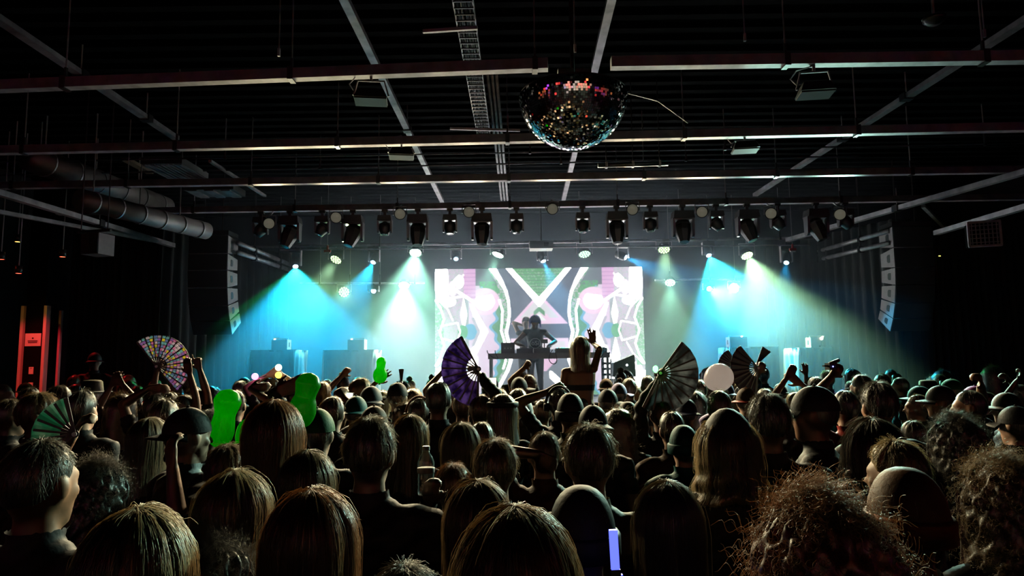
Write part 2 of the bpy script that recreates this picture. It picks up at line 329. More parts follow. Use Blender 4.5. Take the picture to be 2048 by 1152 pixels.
# ------------------------------------------------------------------ stage lighting
def ang(px, py, d, tx, ty, td): return (P(tx, ty, td) - P(px, py, d)).normalized()
def moving_head(px, py, d, big, label, aim, group, lit=None):
    s = 1.0 if big else .68; c = P(px, py, d)
    t = thing('moving_head_light', label, 'stage light', c, 0, group)
    MB().box((0, 0, .05 * s), (.36 * s, .28 * s, .13 * s), taper=(.9, .9)).build('base', M_blackp, t)
    zp = GZ - c.z; MB().box((0, 0, (.1 * s + zp) / 2), (.05, .05, zp - .1 * s)).tube([(-.05, 0, zp), (.05, 0, zp)], .045, 8).build('clamp', M_black, t)
    mb = MB()
    for q in (-1, 1): mb.prism([(-.09 * s, 0), (.09 * s, 0), (.07 * s, -.29 * s), (.03 * s, -.33 * s), (-.03 * s, -.33 * s), (-.07 * s, -.29 * s)], (q * .165 * s - .02 * s, 0, 0), (0, 1, 0), (0, 0, 1), (.04 * s, 0, 0))
    mb.box((0, 0, -.01 * s), (.33 * s, .2 * s, .05 * s)); mb.build('yoke', mat('yoke_grey', (.13, .13, .14), .35), t)
    h = bpy.data.objects.new('head', None)
    # head mesh: axis along local -Z (towards the lens)
    if big: prof = [(.06, .17), (.115, .15), (.135, .1), (.135, -.02), (.12, -.1), (.095, -.2), (.085, -.23)]; n = 8
    else: prof = [(.05, .16), (.12, .12), (.15, .05), (.15, -.03), (.12, -.12), (.1, -.18)]; n = 16
    hd = MB().lathe([(r * s, z * s) for r, z in prof], n, sx=1.0).build('head', M_blackp, t, not big); hd.location = (0, 0, -.2 * s); face_dir(hd, aim)
    lz = prof[-1][1] * s - .004
    MB().lathe([(.005, lz), (prof[-1][0] * s * .9, lz + .003), (prof[-1][0] * s * .9, lz + .01)], 16).build('lens', mat('lens_glass', (.05, .06, .08), .08), hd)
    MB().lathe([(.137 * s, .075 * s), (.142 * s, .08 * s), (.142 * s, .1 * s), (.13 * s, .105 * s)], n).build('rear_ring', mat('ring_grey', (.3, .3, .31), .35), hd)
    return t
G = 'moving heads on the stage front pipe'
for i, px in enumerate((580, 706, 836, 964, 1233, 1365, 1494, 1632)):
    py = 444 - (px - 836) * .0135; a = Vector((-.3 if px < 740 else (.3 if px > 1400 else 0), -.25, -1))
    moving_head(px, py, pipe_at(PIPE4, px).y, True, '%s large black moving head from the left on the front row' % ORD[i], a, G)
for i, px in enumerate((522, 645, 770, 900, 1033, 1165, 1300, 1432, 1555, 1690)):
    py = 440 - (px - 836) * .0135; a = Vector((-.5 if px < 700 else (.5 if px > 1400 else 0), -.1, -.75))
    moving_head(px, py, pipe_at(PIPE4, px).y, False, '%s small round moving head from the left on the front row' % ORD[i], a, G)
def par_can(px, py, d, label, lit=(.14, .14, .12), group='par cans above the moving heads'):
    c = P(px, py, d); t = thing('par_can', label, 'stage light', c, 0, group); aim = (CAM - c).normalized()
    b = MB().lathe([(.06, .12), (.095, .08), (.1, 0), (.1, -.1), (.092, -.1), (.088, -.03)], 18).build('housing', M_blackp, t, True); face_dir(b, aim)
    MB().lathe([(.002, -.045), (.06, -.04), (.087, -.03), (.087, -.025)], 18).build('lens', emis('par_lens', (1, .95, .7), .07, False), b, True)
    spot('crowd_light', c + aim * .12, Vector((c.x * .3, 3.2, 1.2)) - c, (1, .84, .5) if px < 1500 else (.55, 1, .8), 950 if px < 1500 else 1600, 66, .7, .07)
    MB().tube([(-.115, 0, -.02), (-.115, 0, .13), (.115, 0, .13), (.115, 0, -.02)], .01, 6).tube([(0, 0, .13), (0, .2, max(GZ - c.z, .2))], .015, 6).build('yoke', M_pipe, t)
for i, (px, py) in enumerate(((538, 447), (672, 435), (800, 428), (938, 424), (1105, 418), (1265, 419), (1404, 424), (1542, 427), (1680, 429))):
    par_can(px, py, pipe_at(PIPE4, px).y - .2, '%s round par can from the left above the front row' % ORD[i])
GREEN, CYAN, WHITE, LIME = (.45, 1.0, .62), (.02, .56, 1.0), (.8, 1, .9), (.62, 1.0, .45)
PW = 0.72
def wash(px, py, d, tgt, col, power, angle, label, es=20., size=.13, group='wash lights on the rear pipe', blend=.5, low=False, front=0.0):
    """LED wash light: yoke, round head, a cluster of small lenses and its beam"""
    d = pipe_at((LOWL if px < 1000 else LOWR) if low else PIPE5, px).y; 
    c = P(px, py, d); aim = (tgt - c).normalized(); drop = (LOWZ if low else REARZ) - c.z; t = thing('wash_light', label, 'stage light', c, 0, group)
    b = MB().lathe([(.05, size * 1.3), (size * .8, size), (size * 1.08, .03), (size * 1.08, -.015), (size, -.015), (size, .0)], 20).build('head', M_blackp, t, True); face_dir(b, aim)
    mb = MB(); rr = size * .165
    for (n, R) in ((1, 0), (6, .42), (12, .8)):
        for k in range(n):
            a = 2 * PI * k / n; x, y = R * size * math.cos(a), R * size * math.sin(a)
            mb.lathe([(rr * .2, -.022), (rr, -.012), (rr, -.002)], 8, (x, y, 0))
    mb.build('led_lenses', emis('led_%d_%d_%d_%d' % (int(col[0] * 99), int(col[1] * 99), int(col[2] * 99), int(es)), col, es, False), b)['kind'] = 'stuff'
    yh = min(.26, drop - .03); MB().tube([(-size * 1.3, 0, 0), (-size * 1.3, 0, yh), (size * 1.3, 0, yh), (size * 1.3, 0, 0)], .012, 6).tube([(0, 0, yh), (0, 0, drop)], .015, 6).build('yoke', M_pipe, t)
    if front: spot('crowd_light', c + (CAM - c).normalized() * .1, Vector((c.x * -.25, 4.5, .9)) - c, tuple(.5 + .5 * q for q in col), front * PW, 100, .8, .1)
    if power: spot('wash_beam', c + aim * .06, aim, col, power * PW, angle, blend, .08)
def beam(px, py, d, tgt, col, power, angle, label, es=60., group='beam lights on the rear pipe', blend=.25, low=False):
    d = pipe_at((LOWL if px < 1000 else LOWR) if low else PIPE5, px).y; c = P(px, py, d); drop = (LOWZ if low else REARZ) - c.z; aim = (tgt - c).normalized(); t = thing('beam_light', label, 'stage light', c, 0, group)
    hb_ = min(.3, drop - .1); MB().box((0, 0, hb_), (.24, .2, .1)).tube([(0, 0, hb_), (0, 0, drop)], .02, 6).build('base', M_blackp, t)
    mb = MB()
    for q in (-1, 1): mb.box((q * .115, 0, hb_ / 2), (.025, .09, hb_ + .06))
    mb.box((0, 0, hb_ - .03), (.25, .09, .03)).build('yoke', M_pipe, t)
    b = MB().lathe([(.05, .2), (.09, .17), (.095, .02), (.065, -.06), (.062, -.06)], 16).build('head', M_blackp, t, True); face_dir(b, aim)
    MB().lathe([(.004, -.075), (.04, -.07), (.056, -.058), (.056, -.055)], 16).build('lens', emis('beam_%d_%d_%d' % (int(col[0] * 99), int(col[1] * 99), int(es)), tuple(.35 + .65 * q for q in col), es, False), b, True)
    if power: spot('beam_glow', c + aim * .09, aim, col, power * PW, angle, blend, .035)
    if power > 2000: spot('beam_rim', c + aim * .09, aim, (.02, 1, .25), power * PW * .09, angle + 7, .06, .02)
D = 14.95; REARZ = GZ - .05; LOWZ = 3.74
# rear pipes
PIPE5 = pipe_run([(500, 494), (1660, 475)], GZ - .05, [560, 760, 960, 1160, 1360, 1560], 'rear lighting pipe above the video screen', .03, zc=5.7)
pipe_run([(560, 500), (1620, 490)], GZ - .25, [], 'thin rear pipe just under the rear lighting pipe', .015)
LOWL = pipe_run([(600, 567), (850, 566)], LOWZ, [640, 700, 760, 830], 'low rear pipe left of the screen', .022, zc=5.7)
LOWR = pipe_run([(1310, 560), (1486, 558)], LOWZ + .02, [1340, 1420, 1470], 'low rear pipe right of the screen', .022, zc=5.7)
def T(px, py, d): return P(px, py, d)
beam(591, 529, D, T(600, 770, 13.2), CYAN, 4600, 68, 'leftmost beam light, throwing a wide cyan cone on the left')
wash(672, 519, D, T(560, 700, 13.4), LIME, 800, 40, 'green wash light shining down left beside the leftmost cyan cone', 2.2)
beam(748, 521, D, T(640, 740, 13.2), CYAN, 2400, 40, 'second beam light, throwing a narrow blue cone down left')
wash(831, 505, 14.6, T(800, 760, 12.8), GREEN, 3600, 56, 'very bright wash light right below the third large moving head', 40)
wash(808, 570, 15.6, T(800, 790, 13.6), WHITE, 3200, 62, 'brilliant white wash light hung low left of the screen', 60, .12, low=True)
beam(912, 515, D, T(912, 700, 12.5), CYAN, 0, 20, 'dim beam light above the left part of the screen', 3)
wash(996, 509, D, T(920, 700, 14.2), GREEN, 1700, 34, 'bright green wash light above the left curve of the screen', 40)
beam(1085, 518, D, T(1170, 720, 14.0), CYAN, 1100, 36, 'beam light above the screen centre throwing a soft cyan cone')
wash(1169, 508, D, T(1210, 720, 13.5), GREEN, 160, 30, 'green wash light above the right curve of the screen', 2.2)
beam(1247, 513, D, T(1450, 600, 13.6), CYAN, 1600, 32, 'beam light sending a flat blue beam to the right of the screen')
wash(1328, 499, 14.9, T(1350, 760, 13.0), LIME, 1000, 46, 'green wash light right of the screen pointing straight down', 2.6)
wash(1340, 565, 15.6, T(1345, 800, 13.4), GREEN, 900, 46, 'white green wash light hung low right of the screen', 4, .12, low=True)
beam(1416, 507, D, T(1520, 740, 13.0), CYAN, 5200, 64, 'bright beam light throwing a wide blue cone on the right')
beam(1417, 577, 15.6, T(1880, 800, 7.0), (.2, 1, .7), 3600, 26, 'small beam light hung low below the bright right cone', 40, low=True)
wash(1468, 576, 15.6, T(1400, 900, 6.0), WHITE, 420, 60, 'white wash light hung low on the right, facing the crowd', 60, .11, low=True)
wash(1494, 511, 14.9, T(1600, 720, 13.2), LIME, 3800, 58, 'wash light throwing a wide yellow green cone to the right', 5)
beam(1573, 522, D, T(1560, 640, 13.6), CYAN, 260, 34, 'dim cyan beam light at the right end of the rear pipe', 12)
wash(688, 584, 15.6, T(700, 900, 5.0), LIME, 300, 60, 'green wash light hung low on the left, facing the crowd', 2.4, .12, low=True)
beam(747, 581, 15.6, T(747, 800, 8.0), CYAN, 0, 20, 'tiny pale beam light hung low left of the white wash light', 20, low=True)
# flood lights hung under the pipe grid above the crowd, unlit
for i, (px, py, d, lab) in enumerate(((742, 192, PIPE1L, 'unlit flood light under the nearest pipe, left of the cable tray'), (1630, 178, PIPE1R, 'unlit flood light under the nearest pipe on the right'), (803, 306, PIPE2, 'unlit flood light under the second pipe on the left'), (1490, 293, PIPE2, 'unlit flood light under the second pipe on the right'))):
    c = P(px, py, pipe_at(d, px).y); t = thing('flood_light', lab, 'flood light', c, math.radians(8 if px < 1000 else -8), 'unlit flood lights over the crowd')
    b = MB().box((0, 0, 0), (.3, .22, .09), taper=(.75, .7)).build('housing', M_blackp, t)
    MB().box((0, 0, -.055), (.29, .21, .015)).build('lens', mat('flood_lens', (.03, .035, .035), .6, spec=.2), b)
    yh = min(.16, GZ - c.z - .04); MB().tube([(-.16, 0, 0), (-.12, 0, yh), (.12, 0, yh), (.16, 0, 0)], .01, 6).tube([(0, 0, yh), (0, 0, GZ - c.z)], .014, 6).build('yoke', M_pipe, t)
    MB().tube([(0, 0, .22), (-.14, .04, .2), (-.2, .03, .12), (-.16, 0, .05), (-.05, 0, .05)], .006, 5).build('power_cable', M_steel, t, True)
# red exit style pieces hung over the stage
for px, py, lab in ((655, 497, 'small red hanging clamp over the left of the stage'), (1585, 494, 'small red hanging clamp over the right of the stage')):
    c = P(px, py, 13.2); t = thing('hanging_clamp', lab, 'clamp', c)
    MB().box((0, 0, 0), (.04, .05, .12), taper=(.6, .6)).box((0, 0, -.05), (.13, .04, .05)).build('clamp_body', M_red, t); MB().tube([(0, 0, .06), (0, 0, 5.7 - c.z)], .006, 5).build('cord', M_rod, t)
    MB().box((0, 0, -.085), (.1, .04, .025)).build('plate', M_steel, t)
c = P(1082, 492, 14.2); t = thing('projector', 'white box projector hung above the screen centre', 'projector', c)
MB().box((0, 0, 0), (.48, .4, .16), taper=(1.05, 1)).build('body', mat('off_white', (.55, .55, .5), .5), t); MB().tube([(0, 0, .08), (0, 0, 5.7 - c.z)], .02, 8).build('mount', M_black, t); MB().box((.1, -.205, 0), (.1, .02, .08)).build('lens_port', M_blackp, t)
# side pipes behind the line arrays
for (p, q, lab) in ((P(476, 486, 12.8), P(585, 531, 16.5), 'upper side pipe running back behind the left line array'), (P(476, 505, 12.8), P(585, 542, 16.5), 'lower side pipe running back behind the left line array'), (P(1778, 462, 12.6), P(1590, 516, 16.5), 'upper side pipe running back behind the right line array'), (P(1778, 486, 12.6), P(1592, 530, 16.5), 'lower side pipe running back behind the right line array')):
    o = (p + q) / 2; t = thing('side_pipe', lab, 'pipe', o, 0, 'side pipes'); MB().tube([p - o, q - o], .045, 10).build('pipe', M_steel, t, True)
    for u in (.25, .7): c = p + (q - p) * u - o; MB().box(c, (.1, .08, .13)).tube([c, (c.x, c.y, 5.69 - o.z)], .012, 6).build('pipe_clamp', M_black, t)
# ------------------------------------------------------------------ line arrays
def line_array(pts, d, side, label):
    """pts: pixel (x, y) of the inner front edge going down; side -1 = left of the stage"""
    n = len(pts) - 1; o = P(*pts[0], d); t = thing('line_array', label, 'loudspeaker', o, 0, 'hanging line arrays')
    W, DP = .74, .46
    a = [P(*p, d) - o for p in pts]
    ys = [0, 0, .0, .03, .09, .19, .32]
    for i in range(n):
        p, q = a[i].copy(), a[i + 1].copy(); p.x = q.x = 0; p.y, q.y = ys[i] , ys[i + 1]
        dd = (q - p).normalized(); back = Vector((0, 1, 0)); back = (back - dd * back.dot(dd)).normalized(); h = (q - p).length
        gap = .006; mm = .05 * h
        # side profile: trapezoid, tall in front, shorter at the rear
        prof = [p + dd * gap, q - dd * gap, q - dd * h * .17 + back * DP, p + dd * h * .17 + back * DP]
        x_out = side * W
        mb = MB().add([v for v in prof] + [v + Vector((x_out, 0, 0)) for v in prof], [(0, 1, 2, 3), (7, 6, 5, 4), (0, 4, 5, 1), (1, 5, 6, 2), (2, 6, 7, 3), (3, 7, 4, 0)])
        bx = mb.build('speaker_cabinet', M_cab, t)
        g = [p + dd * .012 - back * .012, q - dd * .012 - back * .012]
        MB().add([g[0] + Vector((side * .015, 0, 0)), g[1] + Vector((side * .015, 0, 0)), g[1] + Vector((x_out - side * .015, 0, 0)), g[0] + Vector((x_out - side * .015, 0, 0))] + [v + back * .014 for v in (g[0], g[1], g[1] + Vector((x_out, 0, 0)), g[0] + Vector((x_out, 0, 0)))], [(0, 1, 2, 3), (0, 4, 5, 1), (2, 6, 7, 3), (1, 5, 6, 2), (3, 7, 4, 0)]).build('grille', M_grille, bx)
        m0 = p + dd * h * .5 + back * DP * .42; e = Vector((-side * .004, 0, 0))
        MB().add([m0 + dd * u * h * .2 + back * v * .05 + e for u, v in ((-1, -1), (1, -1), (1, .4), (.6, 1), (-.6, 1), (-1, .4))] + [m0 + dd * u * h * .2 + back * v * .05 - e for u, v in ((-1, -1), (1, -1), (1, .4), (.6, 1), (-.6, 1), (-1, .4))], [(5, 4, 3, 2, 1, 0), (6, 7, 8, 9, 10, 11)] + [(i2, (i2 + 1) % 6, 6 + (i2 + 1) % 6, 6 + i2) for i2 in range(6)]).build('handle', M_blackp, bx)
    MB().box((side * W / 2, DP / 2, .05), (W, DP, .08)).tube([(side * .2, .2, .08), (side * .2, .2, 5.7 - o.z)], .012, 6).tube([(side * .55, .2, .08), (side * .55, .2, 5.7 - o.z)], .012, 6).build('fly_frame', M_black, t)
    return t
line_array([(457, 470), (457, 507), (457, 540), (457, 575), (459, 610), (463, 640), (467, 668)], 12.6, -1, 'curved line array of six loudspeakers hung left of the stage')
line_array([(1784, 453), (1784, 495), (1783, 535), (1782, 570), (1780, 606), (1774, 636), (1767, 662)], 12.5, 1, 'curved line array of six loudspeakers hung right of the stage')
# ------------------------------------------------------------------ video screen, one face per cell of light diodes
def seg_d(X, Y, pts):
    r = np.full_like(X, 1e9)
    for (x0, y0), (x1, y1) in zip(pts[:-1], pts[1:]):
        dx, dy = x1 - x0, y1 - y0; u = np.clip(((X - x0) * dx + (Y - y0) * dy) / (dx * dx + dy * dy), 0, 1)
        r = np.minimum(r, np.hypot(X - x0 - u * dx, Y - y0 - u * dy))
    return r
def curve_x(Y, pts): return np.interp(Y, [p[1] for p in pts], [p[0] for p in pts])
SW, SH, DS = 207, 250, 15.9; WB = 4.5
def screen_colour(x, Y):
    X = np.abs(x); rng = np.random.default_rng(3); nz0 = rng.random((140, 220)); nz = nz0[(Y / 2.0).astype(int) % 140, (X / 2.0).astype(int) % 220]; c = np.zeros(X.shape + (3,))
    def put(m, rgb, s=1.0): c[m] = np.array(srgb(*rgb)[:3]) * s
    put(X >= 0, (150, 160, 165))
    wob = 4 * np.sin(Y * .23) + 3 * np.sin(Y * .11 + 1)
    s1 = curve_x(Y, [(92, 0), (76, 25), (66, 45), (61, 65), (59, 90), (62, 112), (66, 128), (62, 145), (58, 165), (58, 185), (64, 203), (80, 232), (92, 250)])
    s2 = curve_x(Y, [(130, 0), (95, 40), (80, 60), (73, 85), (74, 105), (76, 125), (70, 145), (67, 160), (68, 185), (74, 203), (90, 232), (100, 250)])
    put(X < s1, (72, 80, 98))
    put((X < s1) & (Y > 160), (98, 106, 116))
    # green textured flank with blue contour
    g = (X >= s1) & (X < s2); put(g, (80, 150, 95)); put(g & (nz > .6), (180, 175, 185))
    s3 = s2 + 12 + wob; put((X >= s2) & (X < s3), (70, 135, 85)); put((X >= s3) & (X < s3 + 6), (95, 160, 190)); put((X >= s3 + 6) & (X < 140), (205, 186, 208))
    put((X > s1 + 10) & (X < 126) & (Y < 34), (88, 96, 104)); put((X > s1 + 12) & (X < 118) & (Y < 50) & (Y > 26) & (nz > .35), (70, 140, 80))
    # blob
    b = np.hypot((X - 108) / 1.1, (Y - 66)); put(b < 27, (225, 190, 215)); put((b < 18) & (Y > 52 + (X - 95) * .15), (255, 255, 255), 3.0 * WB)
    # pink slatted panel at the top
    pk = (X >= 126) & (X < 152) & (Y < 62 - (X - 126) * .3); put(pk, (208, 165, 205)); put(pk & (np.mod(Y, 8) < 2), (190, 140, 190))
    # outer zone: pale with white flares
    oz = X >= 150; put(oz, (188, 180, 194)); put(oz & (nz > .85), (160, 182, 172))
    put((np.hypot((X - 194) / 14, (Y - 24) / 44) < 1), (255, 255, 255), 3.0 * WB)
    put((np.hypot((X - 160) / 11, (Y - 26) / 14) < 1) & (Y > 12 + (X - 160)), (255, 255, 255), 3.0 * WB)
    put((np.abs(X - 150) / 7 + np.abs(Y - 92) / 36 < 1), (255, 255, 255), 3.0 * WB)
    put((np.abs(X - 150) / 9 + np.abs(Y - 176) / 40 < 1), (250, 255, 250), 2.6 * WB)
    put(np.hypot((X - 180) / 15, (Y - 66) / 10) < 1, (255, 255, 255), 3.0); put(np.hypot((X - 190) / 13, (Y - 214) / 26) < 1, (255, 255, 255), 3.0); put(np.hypot((X - 172) / 9, (Y - 40) / 16) < 1, (240, 225, 240), 1.0)
    put(np.hypot((X - 137) / 14, (Y - 126) / 16) < 1, (85, 155, 190)); put(np.hypot((X - 152) / 10, (Y - 126) / 14) < 1, (80, 160, 110))
    put((X > 190) & (Y > 66) & (Y < 195), (125, 180, 145)); put((X > 190) & (Y > 66) & (Y < 195) & (nz > .7), (190, 200, 200))
    for pts, wd, s in (([(206, 63), (196, 78), (189, 100), (198, 126), (189, 152), (196, 174), (206, 192)], 1.8, 2.4), ([(203, 60), (182, 80), (172, 103)], 1.3, 2), ([(203, 192), (184, 172), (172, 150)], 1.3, 2), ([(170, 40), (140, 60), (128, 68)], 3, 2.2), ([(172, 58), (150, 55)], 2, 2), ([(190, 113), (165, 108)], 1.5, 1.8), ([(190, 139), (165, 146)], 1.5, 1.8), ([(162, 108), (157, 126), (163, 146)], 1.5, 1.3), ([(200, 240), (170, 205), (150, 190)], 4, 2.4), ([(150, 12), (165, 30), (180, 50), (186, 70)], 1.3, 2)):
        put(seg_d(X, Y, pts) < wd, (255, 255, 255), s * WB)
    # white chevron
    chev = np.interp(Y, [72, 126, 182], [131, 101, 131]); ch = (Y > 70) & (Y < 190) & (X > chev) & (X < chev + np.interp(Y, [70, 126, 190], [7, 21, 10])); put(ch, (255, 255, 255), 3.2 * WB)
    put((seg_d(X, Y, [(131, 100), (120, 126), (131, 152)]) < 3), (165, 160, 175))
    put((seg_d(X, Y, [(131, 180), (133, 200), (142, 250)]) < 9), (255, 255, 255), 2.5 * WB)
    put((X > 150) & (Y > 205) & (X - 150 + (Y - 205) * .4 > 12), (255, 255, 255), 2.4 * WB)
    # white stripes
    put((np.abs(X - s1) < np.interp(Y, [0, 40, 70, 250], [8, 3.6, 2.7, 4])), (245, 255, 245), 2.6 * WB)
    put((np.abs(X - s2) < 2.2) & (Y > 62) & (Y < 200), (235, 240, 240), 1.8)
    # triangle
    tri = (Y > 50) & (Y < 112) & (X < (Y - 50) * .92); put(tri, (200, 200, 206)); put(tri & ((X > (Y - 50) * .92 - 7) | (Y > 100)), (222, 188, 214)); put(tri & (X < (Y - 66) * .6) & (Y > 92) , (222, 190, 214)); put((Y > 92) & (Y < 105) & (X < (Y - 90) * .9), (225, 228, 230))
    put((np.abs(Y - 82 - X * .9) < 5) & (X < 11) & (Y > 78), (75, 135, 90))
    lb = (Y > 140) & (Y < 162) & (X < 57); put(lb, (224, 200, 220)); put(lb & (Y > 147) & (X < 50), (210, 205, 212))
    put((Y > 181) & (Y < 205) & (X < 36 - (Y - 181) * 1.0) & (x > 5), (215, 180, 210))
    # V
    vin = X / 53 + Y / 58 < 1; put(vin, (78, 150, 84)); put(vin & (nz > .72), (130, 170, 140)); put(vin & (np.mod(Y, 6) < 1.6), (60, 110, 66))
    put((X / 66 + Y / 79 < 1) & ~vin, (250, 255, 250), 3.0 * WB)
    put((np.abs(Y - 192 - X * .95) < 9) & (X > 18) & (Y > 205) & (x > 0), (240, 255, 240), 2.4 * WB)
    put((np.abs(Y - 192 - X * .95) < 7) & (X > 18) & (Y > 215) & (x < 0), (240, 255, 240), 2.2 * WB)
    return c
o0 = P(870, 538, DS); o1 = P(1284, 534, DS); o0.z = o1.z = (o0.z + o1.z) / 2; zb = SZ + .04
t = thing('video_screen', 'large video wall showing white chevrons, a V and a pink triangle', 'video screen', ((o0.x + o1.x) / 2, DS, zb))
WX, HZ = o1.x - o0.x, o0.z - zb; nx = 312; ny = int(nx * HZ / WX)
gx, gz = np.meshgrid(np.linspace(-WX / 2, WX / 2, nx + 1), np.linspace(0, HZ, ny + 1)); V = np.stack([gx, np.zeros_like(gx), gz], -1).reshape(-1, 3)
ii, jj = np.meshgrid(np.arange(nx), np.arange(ny)); q = (jj * (nx + 1) + ii).ravel(); FA = np.stack([q, q + 1, q + nx + 2, q + nx + 1], 1)
me = bpy.data.meshes.new('display'); me.from_pydata(V.tolist(), [], FA.tolist())
K = 3; sx_ = (np.arange(nx * K) + .5) / (nx * K) * 2 * SW - SW; sy_ = (1 - (np.arange(ny * K) + .5) / (ny * K)) * (HZ / WX * 2 * SW)
SX, SYY = np.meshgrid(sx_, sy_); big = screen_colour(SX, SYY); big = np.minimum(big, 1.15)
for _ in range(2):
    pd = np.pad(big, ((1, 1), (1, 1), (0, 0)), mode='edge'); big = (pd[:-2, 1:-1] + pd[2:, 1:-1] + pd[1:-1, :-2] + pd[1:-1, 2:] + 2 * pd[1:-1, 1:-1]) / 6
col = big.reshape(ny, K, nx, K, 3).mean(axis=(1, 3)).reshape(-1, 3); col = col * (1 + 11 * np.clip((col.min(axis=1) - .86) / .2, 0, 1) ** 2)[:, None]; at = me.color_attributes.new('led', 'FLOAT_COLOR', 'CORNER'); at.data.foreach_set('color', np.repeat(np.hstack([col, np.ones((len(col), 1))]), 4, axis=0).ravel())
m = bpy.data.materials.new('led_display'); m.use_nodes = True; nt = m.node_tree; nt.nodes.remove(nt.nodes['Principled BSDF']); an = nt.nodes.new('ShaderNodeAttribute'); an.attribute_name = 'led'; em = nt.nodes.new('ShaderNodeEmission'); em.inputs[1].default_value = 1.1
nt.links.new(an.outputs['Color'], em.inputs[0]); nt.links.new(em.outputs[0], nt.nodes['Material Output'].inputs[0])
link('display', me, m, t)
MB().box((0, .06, HZ / 2), (WX + .02, .1, HZ + .02)).build('panel_housing', M_black, t)
SCREEN = m
# ------------------------------------------------------------------ people: bodies
def loft(mb, rings, n=18):      # rings: (cx, cy, cz, rx, ry) stacked upwards
    vs = []
    for (cx, cy, cz, rx, ry) in rings:
        for k in range(n):
            a = 2 * PI * k / n; vs.append((cx + rx * math.cos(a), cy + ry * math.sin(a), cz))
    m = len(rings); fs = [(i * n + k, i * n + (k + 1) % n, (i + 1) * n + (k + 1) % n, (i + 1) * n + k) for i in range(m - 1) for k in range(n)]
    fs += [tuple(range(n - 1, -1, -1)), tuple(range((m - 1) * n, m * n))]
    mb.add(vs, fs)
def capsule(mb, a, b, ra, rb, n=10):
    a, b = Vector(a), Vector(b); d = (b - a).normalized()
    mb.tube([a - d * ra * .95, a - d * ra * .6, a, b, b + d * rb * .6, b + d * rb * .95], [ra * .35, ra * .8, ra, rb, rb * .8, rb * .35], n)
def ik(S, Wt, l1, l2, hint):
    v = Wt - S; L = v.length; L2 = min(max(L, abs(l1 - l2) + .02), (l1 + l2) * .995); v = v.normalized(); Wt = S + v * L2
    x = (l1 * l1 - l2 * l2 + L2 * L2) / (2 * L2); h = math.sqrt(max(l1 * l1 - x * x, 0)); hv = hint - v * hint.dot(v); hv = hv.normalized()
    return S + v * x + hv * h, Wt
def add_hand(mb, W, A, N, side, curl=.25, point=False):
    A = A.normalized(); N = (N - A * N.dot(A)).normalized(); T = A.cross(N) * (1 if side > 0 else -1)
    for k, (lat, ln) in enumerate(((.031, .068), (.0105, .078), (-.0105, .072), (-.03, .056))):
        kn = W + A * (.092 - .005 * abs(k - 1)) + T * lat
        capsule(mb, W + T * lat * .45 + A * .005, kn, .015, .0135, 8)
        c = curl if not (point and k == 0) else .03; a0 = c * .6; p = kn
        sp = T * lat * (6.5 if curl < .5 else .6); dv = A
        for (f, r0, r1) in ((.45, .0105, .0098), (.31, .0098, .0092), (.24, .0092, .0085)):
            dv = (A + sp).normalized() * math.cos(a0) + N * math.sin(a0); q = p + dv * ln * f * 1.15; capsule(mb, p, q, r0, r1, 8); p = q; a0 += c
    b = W + A * .022 + T * .026; m1 = b + (A * .6 + T * .7 + N * .3).normalized() * .042
    capsule(mb, W + A * .012 + T * .01, b, .017, .015, 8); capsule(mb, b, m1, .0145, .0125, 8); capsule(mb, m1, m1 + (A * .85 + T * .3 + N * (.3 + curl * .4)).normalized() * .034, .0122, .0105, 8)
HEADC = Vector((0, .012, 1.632)); HR = (.077, .099, .118)
